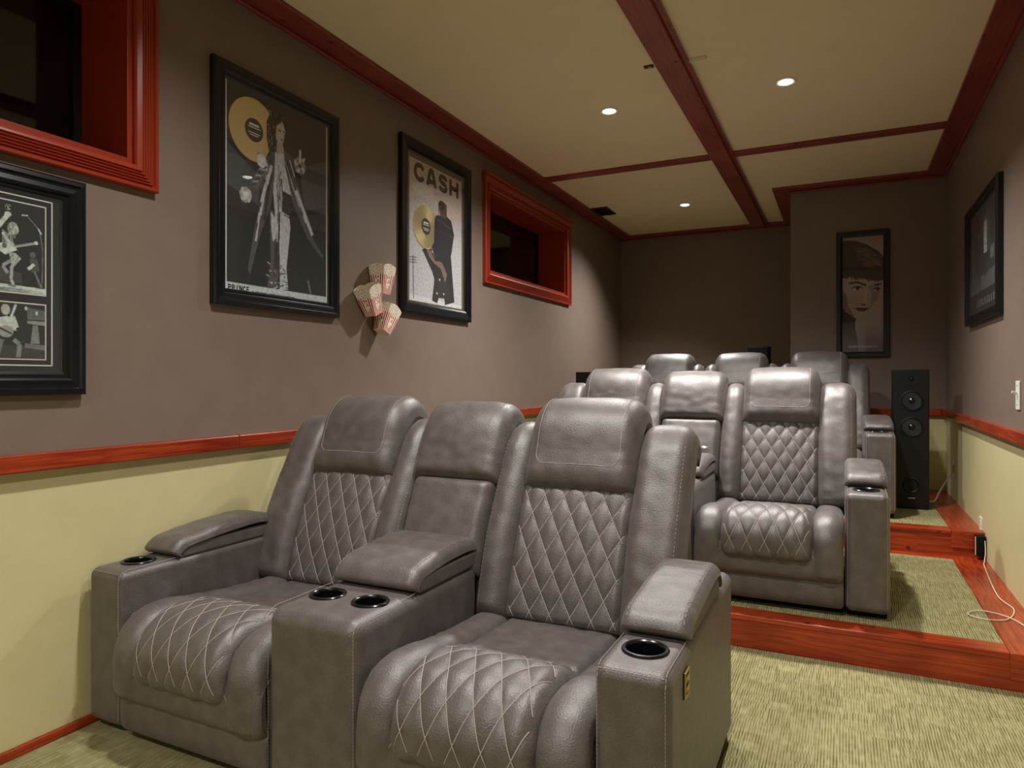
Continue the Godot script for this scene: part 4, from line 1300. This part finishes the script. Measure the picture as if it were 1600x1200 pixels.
# a plain generic portrait: cropped dark hair, face in three-quarter view
func print_portrait() -> Image:
	var im := Image.create(256, 812, false, Image.FORMAT_RGB8)
	for k in 58: im.fill_rect(Rect2i(0, k * 14, 256, 14), Color8(150, 130, 124).lerp(Color8(178, 164, 158), sin(k / 57.0 * PI)).lerp(Color8(112, 92, 104), smoothstep(42.0, 58.0, float(k))))
	var skin := Color8(178, 158, 150)
	var dark := Color8(34, 22, 24)
	poly(im, [-0.01, 0.6, 0.07, 0.65, 0.33, 0.70, 0.31, 0.79, 0.375, 0.897, 0.398, 1, -0.01, 1], Color8(62, 44, 48))
	poly(im, [-0.01, 0.33, 0.34, 0.33, 0.73, 0.37, 0.91, 0.40, 0.92, 0.47, 0.84, 0.55, 0.66, 0.62, 0.58, 0.685, 0.46, 0.708, 0.28, 0.702, 0.07, 0.645, -0.01, 0.611], skin)
	poly(im, [-0.01, 0.45, 0.1, 0.5, 0.14, 0.6, 0.3, 0.69, 0.28, 0.702, 0.07, 0.645, -0.01, 0.611], Color8(134, 112, 108))
	poly(im, [0.62, 0.43, 0.72, 0.5, 0.7, 0.6, 0.6, 0.66, 0.84, 0.55, 0.92, 0.47, 0.9, 0.41], Color8(150, 130, 124))
	poly(im, [-0.01, 0.02, 0.30, 0.03, 0.6, 0.07, 0.9, 0.14, 1, 0.19, 1, 0.39, 0.73, 0.385, 0.5, 0.36, 0.3, 0.345, 0.12, 0.335, -0.01, 0.35], dark)
	poly(im, [0.3, 0.08, 0.6, 0.1, 0.9, 0.17, 0.98, 0.24, 0.8, 0.29, 0.55, 0.26, 0.4, 0.2], Color8(84, 62, 56))
	rng.seed = 15
	for k in 70:
		var fx := rng.randf_range(0.32, 0.92)
		var fy := 0.1 + fx * 0.08 + rng.randf_range(-0.02, 0.1)
		stroke(im, [fx, fy, fx + 0.09, fy + 0.012 + rng.randf_range(-0.02, 0.01)], 0.012, Color8(132, 106, 94) if k % 2 else Color8(46, 32, 30))
	for k in 60:
		var fx := rng.randf_range(0.0, 0.98)
		var fy := 0.325 + fx * 0.055
		stroke(im, [fx - 0.03, fy - 0.05, fx + rng.randf_range(-0.02, 0.05), fy + rng.randf_range(0.0, 0.035)], 0.022, dark if k % 3 else Color8(60, 42, 40))
	for k in 26: stroke(im, [rng.randf_range(0.0, 0.3), rng.randf_range(0.02, 0.3), rng.randf_range(0.1, 0.45), rng.randf_range(0.04, 0.3)], 0.012, Color8(66, 48, 44) if k % 2 else dark)
	stroke(im, [0.16, 0.402, 0.36, 0.392, 0.58, 0.424], 0.05, dark)
	stroke(im, [0.79, 0.427, 0.96, 0.417], 0.045, dark)
	oval(im, 0.375, 0.446, 0.115, 0.018, Color8(204, 190, 184))
	oval(im, 0.375, 0.445, 0.05, 0.018, dark)
	stroke(im, [0.24, 0.445, 0.36, 0.428, 0.50, 0.448], 0.03, dark)
	oval(im, 0.85, 0.464, 0.075, 0.015, Color8(196, 182, 176))
	oval(im, 0.855, 0.463, 0.04, 0.015, dark)
	stroke(im, [0.76, 0.462, 0.86, 0.449, 0.93, 0.464], 0.025, dark)
	poly(im, [0.56, 0.44, 0.60, 0.44, 0.62, 0.56, 0.58, 0.6, 0.5, 0.58], Color8(190, 172, 164))
	stroke(im, [0.47, 0.583, 0.51, 0.592, 0.57, 0.594], 0.03, Color8(70, 50, 48))
	poly(im, [0.29, 0.617, 0.42, 0.614, 0.5, 0.62, 0.67, 0.622, 0.53, 0.652, 0.41, 0.648], Color8(92, 62, 62))
	stroke(im, [0.29, 0.617, 0.48, 0.627, 0.66, 0.623], 0.014, dark)
	return im

func print_street() -> Image:
	var im := Image.create(590, 400, false, Image.FORMAT_RGB8)
	im.fill(Color8(30, 31, 32))
	poly(im, [0.0, 0.0, 1, 0.0, 1, 0.74, 0.0, 0.74], Color8(44, 46, 47))
	poly(im, [0.3, 0.0, 0.95, 0.0, 0.8, 0.5, 0.5, 0.4], Color8(62, 65, 66))
	poly(im, [0.72, 0.05, 1, 0.0, 1, 0.5, 0.75, 0.45], Color8(26, 27, 28))
	poly(im, [0.0, 0.66, 1, 0.64, 1, 0.8, 0.0, 0.8], Color8(84, 88, 90))
	poly(im, [0.73, 0.44, 0.97, 0.44, 1, 0.54, 0.72, 0.56], Color8(106, 110, 112))
	# standing men, one in a pale jacket
	for k in [[0.08, 0.2, 70, 80], [0.2, 0.15, 44, 60], [0.32, 0.2, 40, 50], [0.53, 0.08, 176, 40], [0.86, 0.22, 50, 40]]:
		var x: float = k[0]
		var y: float = k[1]
		var c := Color8(k[2], k[2] + 2, k[2] + 4)
		oval(im, x + 0.03, y + 0.03, 0.026, 0.045, Color8(120, 120, 118))
		oval(im, x + 0.03, y + 0.012, 0.027, 0.028, Color8(16, 16, 16))
		poly(im, [x - 0.02, y + 0.09, x + 0.03, y + 0.07, x + 0.085, y + 0.09, x + 0.09, y + 0.38, x - 0.02, y + 0.38], c)
		poly(im, [x - 0.005, y + 0.38, x + 0.08, y + 0.38, x + 0.075, y + 0.6, x + 0.045, y + 0.6, x + 0.04, y + 0.42, x + 0.025, y + 0.6, x, y + 0.6], Color8(k[3], k[3], k[3] + 2))
	poly(im, [0, 0.8, 1, 0.8, 1, 1, 0, 1], Color8(16, 16, 17))
	# a caption too small to read: pale upright marks
	for k in 9:
		var x := 0.26 + k * 0.07
		poly(im, [x, 0.875, x + 0.022, 0.875, x + 0.022, 0.94, x, 0.94], Color8(150, 150, 150))
		poly(im, [x + 0.008, 0.89, x + 0.015, 0.89, x + 0.015, 0.925, x + 0.008, 0.925], Color8(60, 60, 60))
	return im

# ------------------------------------------------------------------ small things
func popcorn_print() -> Image:
	var im := Image.create(256, 384, false, Image.FORMAT_RGB8)
	im.fill(Color8(236, 226, 210))
	for k in 6:
		var x := k / 6.0 + 0.03
		poly(im, [x, 0.34, x + 0.085, 0.34, x + 0.085, 1, x, 1], Color8(178, 28, 34))
	rng.seed = 23
	for k in 150:
		var fx := rng.randf()
		var fy := rng.randf() * 0.33
		oval(im, fx, fy, 0.012 + rng.randf() * 0.012, 0.009, [Color8(150, 120, 84), Color8(196, 166, 120), Color8(120, 96, 76)][k % 3])
	# printed popped corn between the stripes
	for k in [[0.42, 0.42], [0.62, 0.4], [0.45, 0.54], [0.6, 0.56], [0.36, 0.68], [0.5, 0.7], [0.62, 0.69], [0.5, 0.78]]:
		oval(im, k[0], k[1], 0.1, 0.055, Color8(238, 228, 212))
	for k in [[0.42, 0.44], [0.6, 0.42], [0.44, 0.56]]: oval(im, k[0], k[1], 0.045, 0.03, Color8(110, 34, 34))
	return im

func make_popcorn() -> Node3D:
	var o := thing("popcorn_box", Vector3.ZERO)
	var H := 0.15
	var rt := 0.076
	var rb := 0.047
	for k in 4:
		var st := begin()
		var st2 := begin()
		var a := PI / 2 * k
		var e := Vector3(cos(a), 0, sin(a))
		var f := Vector3(cos(a + PI / 2), 0, sin(a + PI / 2))
		var n := 8
		var nm := (e + f).normalized()
		for i in n:
			var p := []
			for q in [i, i + 1]:
				var t := float(q) / n
				p.append(e.lerp(f, t) * rb - Vector3.UP * H / 2)
				p.append(e.lerp(f, t) * rt + Vector3.UP * (H / 2 + 0.014 * sin(PI * t)))
			var u0 := float(i) / n
			var u1 := float(i + 1) / n
			quad(st, p[0], p[2], p[3], p[1], nm, Vector2(u0, 1), Vector2(u1, 1), Vector2(u1, 0), Vector2(u0, 0))
			var s := -nm * 0.0012
			quad(st2, p[0] + s, p[2] + s, p[3] + s, p[1] + s, -nm)
		var side := part("side_panel", st.commit(), M.popcorn_paper, o)
		part("inside_lining", st2.commit(), M.paper_inside, side)
	var st3 := begin()
	var c := []
	for k in 4: c.append(Vector3(cos(PI / 2 * k) * rb, -H / 2, sin(PI / 2 * k) * rb))
	quad(st3, c[0], c[1], c[2], c[3], Vector3.DOWN)
	part("bottom", st3.commit(), M.paper_inside, o)
	return o

func make_tower() -> Node3D:
	var o := thing("tower_speaker", Vector3.ZERO)
	var w := 0.21
	var h := 0.955
	part("cabinet", box_mesh(Vector3(w, h, 0.3), 0.006, 2, Vector2.ZERO, Vector3(0, h / 2 + 0.004, -0.15)), M.speaker_black, o)
	var turn := Basis(Vector3.RIGHT, PI / 2)
	for y in [0.745, 0.565]:
		var st := begin()
		lathe(st, [Vector2(0.073, 0.0), Vector2(0.073, 0.005), Vector2(0.066, 0.006)], Vector3(0, y, 0.0), 40, turn)
		var dr := part("woofer", st.commit(), M.rubber, o)
		st = begin()
		lathe(st, [Vector2(0.066, 0.005), Vector2(0.062, 0.008), Vector2(0.057, 0.004), Vector2(0.05, 0.003)], Vector3(0, y, 0.0), 40, turn)
		part("surround", st.commit(), M.rubber, dr)
		st = begin()
		lathe(st, [Vector2(0.056, 0.0045), Vector2(0.05, 0.0035), Vector2(0.03, 0.0014), Vector2(0.018, 0.0006)], Vector3(0, y, 0.001), 40, turn)
		part("cone", st.commit(), M.cone_grey, dr)
		st = begin()
		lathe(st, [Vector2(0.02, 0.001), Vector2(0.016, 0.009), Vector2(0.008, 0.0135), Vector2(0.0, 0.0145)], Vector3(0, y, 0.0), 28, turn)
		part("dust_cap", st.commit(), M.gloss_black, dr)
	var st := begin()
	lathe(st, [Vector2(0.045, 0.0), Vector2(0.045, 0.003), Vector2(0.02, 0.002), Vector2(0.016, 0.001)], Vector3(0, 0.893, 0), 32, turn)
	var tw := part("tweeter", st.commit(), M.rubber, o)
	st = begin()
	lathe(st, [Vector2(0.014, 0.001), Vector2(0.011, 0.007), Vector2(0.0, 0.011)], Vector3(0, 0.893, 0), 24, turn)
	part("dome", st.commit(), M.gloss_black, tw)
	st = begin()
	lathe(st, [Vector2(0.054, 0.0), Vector2(0.054, 0.005), Vector2(0.046, 0.007), Vector2(0.04, 0.003), Vector2(0.038, 0.0012), Vector2(0.0, 0.001)], Vector3(0, 0.162, 0), 40, turn)
	part("port", st.commit(), M.rubber, o)
	part("badge", box_mesh(Vector3(0.04, 0.006, 0.003), 0.001, 1, Vector2.ZERO, Vector3(0, 0.075, 0.0015)), M.chrome, o)
	return o

func build_small() -> void:
	M.popcorn_paper = print_material("popcorn_paper", popcorn_print())
	var p := make_popcorn()
	var lab := ["upright striped popcorn box, topmost of the three on the wall", "striped popcorn box tipped towards the singer poster, between the other two", "striped popcorn box leaning over to the far side, lowest of the three"]
	var where := [[3.062, 1.722, -3.0], [2.962, 1.6, 25.0], [3.092, 1.508, -24.0]]
	for k in 3:
		var q: Node3D = p
		if k > 0:
			q = p.duplicate()
			q.name = numbered("popcorn_box")
			add_child(q, true)
		q.position = at(WL + 0.058, where[k][1], where[k][0])
		q.basis = Basis(Vector3.RIGHT, deg_to_rad(where[k][2])) * Basis(Vector3.UP, deg_to_rad(45.0))
		tag(q, lab[k], "popcorn box", "popcorn boxes on the wall")
	var t := make_tower()
	t.position = at(0.425, P2, 5.42)
	tag(t, "tall black tower speaker beside the rear sofa arm", "speaker", "black tower speakers")
	var t2: Node3D = t.duplicate()
	t2.name = numbered("tower_speaker")
	add_child(t2, true)
	t2.position = at(-2.115, P2, 5.93)
	tag(t2, "black tower speaker by the long wall, mostly hidden behind recliner headrests", "speaker", "black tower speakers")
	# the screen that all the seats face, behind the viewer
	var sc := thing("projection_screen", at((WL + WR) / 2, 1.62, DF + 0.035), 180)
	tag(sc, "wide matt white projection screen with black border, facing the seats", "screen")
	part("border", moulding(2.5, 1.45, [Vector2(0, 0), Vector2(0, 0.03), Vector2(0.05, 0.03), Vector2(0.05, 0.008)]), M.matt_black, sc)
	part("fabric", box_mesh(Vector3(2.42, 1.37, 0.004), 0.001, 1, Vector2.ZERO, Vector3(0, 0, 0.012)), mat("screen_white", Color8(236, 236, 234), 0.9, 0.2), sc)
	# small speaker on a stand in the alcove
	var o := thing("stand_speaker", at(-0.745, P2, 7.05))
	tag(o, "small black speaker in the alcove, its top showing over a headrest", "speaker")
	part("cabinet", box_mesh(Vector3(0.2, 0.32, 0.22), 0.005, 2, Vector2.ZERO, Vector3(0, 1.055, -0.11)), M.speaker_black, o)
	part("grille", box_mesh(Vector3(0.18, 0.3, 0.012), 0.004, 2, Vector2.ZERO, Vector3(0, 1.055, 0.004)), M.rubber, o)
	part("stand_post", box_mesh(Vector3(0.05, 0.88, 0.05), 0.004, 1, Vector2.ZERO, Vector3(0, 0.455, -0.11)), M.matt_black, o)
	part("stand_foot", box_mesh(Vector3(0.26, 0.02, 0.26), 0.004, 1, Vector2.ZERO, Vector3(0, 0.01, -0.11)), M.matt_black, o)
	# light switch
	o = thing("light_switch", at(WR, 1.106, 3.9), -90)
	tag(o, "white toggle light switch plate on the right wall", "light switch")
	part("plate", box_mesh(Vector3(0.075, 0.135, 0.007), 0.003, 2, Vector2.ZERO, Vector3(0, 0, 0.0035)), M.white_plastic, o)
	var tg := part("toggle", box_mesh(Vector3(0.011, 0.012, 0.026), 0.002, 2), M.white_plastic, o, Vector3(0, 0.012, 0.016))
	tg.rotation_degrees.x = -18
	for y in [-0.045, 0.045]: part("screw", box_mesh(Vector3(0.007, 0.007, 0.002), 0.0009, 1), M.chrome, o, Vector3(0, y, 0.0075))
	# outlet and the adapter plugged into it
	o = thing("wall_outlet", at(WR, 0.305, 4.86), -90)
	tag(o, "white wall outlet low down beside the second step", "outlet")
	part("plate", box_mesh(Vector3(0.075, 0.12, 0.007), 0.003, 2, Vector2.ZERO, Vector3(0, 0, 0.0035)), M.white_plastic, o)
	for y in [-0.022, 0.022]: part("socket", box_mesh(Vector3(0.034, 0.03, 0.003), 0.0014, 2), M.white_plastic, o, Vector3(0, y, 0.0075))
	o = thing("power_adapter", at(0.712, 0.225, 4.715))
	tag(o, "black power adapter block at the end of the second riser", "adapter")
	part("body", box_mesh(Vector3(0.05, 0.115, 0.055), 0.006, 2), M.matt_black, o)
	part("edge_strip", box_mesh(Vector3(0.004, 0.105, 0.004), 0.001), M.white_plastic, o, Vector3(-0.0265, 0, 0.026))
	var st := begin()
	tube(st, smooth([at(0.728, 0.262, 4.672), at(0.727, 0.2, 4.65), at(0.718, 0.16, 4.62), at(0.70, 0.150, 4.5), at(0.665, 0.148, 3.95), at(0.69, 0.148, 3.74), at(0.635, 0.148, 3.57), at(0.545, 0.148, 3.535), at(0.495, 0.148, 3.585), at(0.55, 0.149, 3.655), at(0.64, 0.152, 3.6), at(0.69, 0.148, 3.49), at(0.72, 0.148, 3.30)]), 0.0026, 8)
	tag(part("loose_cable", st.commit(), M.cable_cream, self), "thin cream cable looping over the carpet and wooden border", "cable")
	# blank plate and a white lead behind the tower speaker
	o = thing("cable_plate", at(WR, 0.52, 5.95), -90)
	tag(o, "narrow white cable plate on the right wall behind the tower speaker", "wall plate")
	part("plate", box_mesh(Vector3(0.07, 0.115, 0.006), 0.003, 2, Vector2.ZERO, Vector3(0, 0, 0.003)), M.white_plastic, o)
	part("slot", box_mesh(Vector3(0.03, 0.06, 0.003), 0.001, 1, Vector2.ZERO, Vector3(0, 0, 0.0065)), M.cone_grey, o)
	st = begin()
	tube(st, smooth([at(0.733, 0.49, 5.95), at(0.70, 0.46, 5.92), at(0.64, 0.37, 5.85), at(0.60, 0.30, 5.8), at(0.55, 0.298, 5.76)]), 0.005, 8)
	tag(part("speaker_lead", st.commit(), M.white_plastic, self), "short white lead dropping from the wall plate to the floor", "cable")
	# things on the ceiling
	o = thing("ceiling_vent", at(-2.105, CEIL, 6.4))
	tag(o, "small dark register in the ceiling beside the crown board", "vent")
	part("vent_frame", box_mesh(Vector3(0.16, 0.012, 0.30), 0.003, 1, Vector2.ZERO, Vector3(0, -0.006, 0)), M.vent_brown, o)
	for k in 6: part("slat", box_mesh(Vector3(0.013, 0.006, 0.26), 0.001, 1, Vector2.ZERO, Vector3(-0.055 + k * 0.022, -0.014, 0)), M.matt_black, o)
	o = thing("mounting_bracket", at(-0.672, CEIL, 3.575))
	tag(o, "white metal bracket screwed to the ceiling against the beam", "bracket")
	part("plate", box_mesh(Vector3(0.085, 0.006, 0.034), 0.001, 1, Vector2.ZERO, Vector3(0, -0.003, 0)), M.white_plastic, o)
	part("flange", box_mesh(Vector3(0.085, 0.02, 0.004), 0.001, 1, Vector2.ZERO, Vector3(0, -0.012, 0.017)), M.white_plastic, o)
	for x in [-0.025, 0.0, 0.028]: part("screw", box_mesh(Vector3(0.006, 0.003, 0.006), 0.001, 1), M.matt_black, o, Vector3(x, -0.007, 0.002))
	o = thing("ceiling_sensor", at(-0.92, CEIL, 3.55))
	tag(o, "tiny brown rectangular fitting on the ceiling left of the beam", "sensor")
	part("plate", box_mesh(Vector3(0.05, 0.006, 0.03), 0.001, 1, Vector2.ZERO, Vector3(0, -0.003, 0)), M.vent_brown, o)
	part("tab", box_mesh(Vector3(0.02, 0.006, 0.02), 0.001, 1, Vector2.ZERO, Vector3(0.006, -0.009, 0)), M.brass, o)
	# folded tissue on the second row's console
	st = begin()
	for k in 5:
		var x := k * 0.016
		quad(st, Vector3(x, 0.004 + 0.008 * (k % 2), 0), Vector3(x + 0.016, 0.012 - 0.008 * (k % 2), 0), Vector3(x + 0.02, 0.014 - 0.006 * (k % 2), -0.05), Vector3(x + 0.004, 0.006 + 0.008 * (k % 2), -0.05), Vector3.UP)
	o = thing("tissue", at(-0.76, P1 + 0.652, 3.9))
	tag(o, "crumpled white tissue on the console lid of the middle row", "tissue")
	part("sheet", st.commit(), M.white_plastic, o)

const LAMP := 3.75

func _ready() -> void:
	# camera: level, 1.18 m up, turned 25.85 degrees to the left of the room's length; the lens is shifted down a little
	var cam := Camera3D.new()
	cam.name = "camera"
	add_child(cam)
	cam.position = Vector3(0, 1.18, 0)
	cam.rotation_degrees.y = 25.852
	cam.projection = Camera3D.PROJECTION_FRUSTUM
	cam.near = 0.05
	cam.far = 60.0
	cam.size = 0.05 * 1200.0 / 1067.0
	cam.frustum_offset = Vector2(0, -0.05 * 7.0 / 1067.0)
	cam.current = true
	var env := Environment.new()
	env.background_mode = Environment.BG_COLOR
	env.background_color = Color8(3, 4, 6)
	env.tonemap_mode = Environment.TONE_MAPPER_LINEAR
	env.tonemap_exposure = 1.0
	env.sdfgi_enabled = true
	env.ssao_enabled = true
	env.ssil_enabled = true
	var we := WorldEnvironment.new()
	we.name = "environment"
	we.environment = env
	add_child(we)
	make_materials()
	build_shell()
	downlight(-1.29, 4.03, "lit recessed downlight between the long wall and the beam, before the cross board", 1.6)
	downlight(-0.285, 4.06, "lit recessed downlight on the right side of the long ceiling beam", 1.6, Vector3.DOWN, 66.0)
	downlight(-1.34, 6.5, "lit recessed downlight between the cross board and the alcove wall", 1.6, Vector3(-0.22, -1.0, 0.18), 60.0)
	downlight(-1.29, 1.6, "lit recessed downlight over the lower loveseat, between the long wall and the beam", 0.8)
	downlight(-0.285, 1.6, "lit recessed downlight over the lower floor, right of the beam", 0.8, Vector3.DOWN, 66.0)
	downlight(-1.29, -0.85, "lit recessed downlight at the front of the room, left of the beam", 1.05)
	downlight(-0.285, -0.85, "lit recessed downlight at the front of the room, right of the beam", 1.05)
	# seating
	var s := make_loveseat()
	s.position = at(-1.3175, 0, 1.455)
	tag(s, "grey brown quilted reclining loveseat with console, on the lower floor against the wall", "loveseat", "matching reclining loveseats")
	var s2: Node3D = s.duplicate()
	s2.name = numbered("reclining_loveseat")
	add_child(s2, true)
	s2.position = at(-0.805, P1, 3.31)
	tag(s2, "grey brown quilted reclining loveseat with console, on the first carpeted step", "loveseat", "matching reclining loveseats")
	var s3 := make_sofa()
	s3.position = at(-0.752, P2, 4.96)
	tag(s3, "grey brown reclining sofa of three seats, on the top step at the back", "sofa")
	build_pictures()
	build_small()
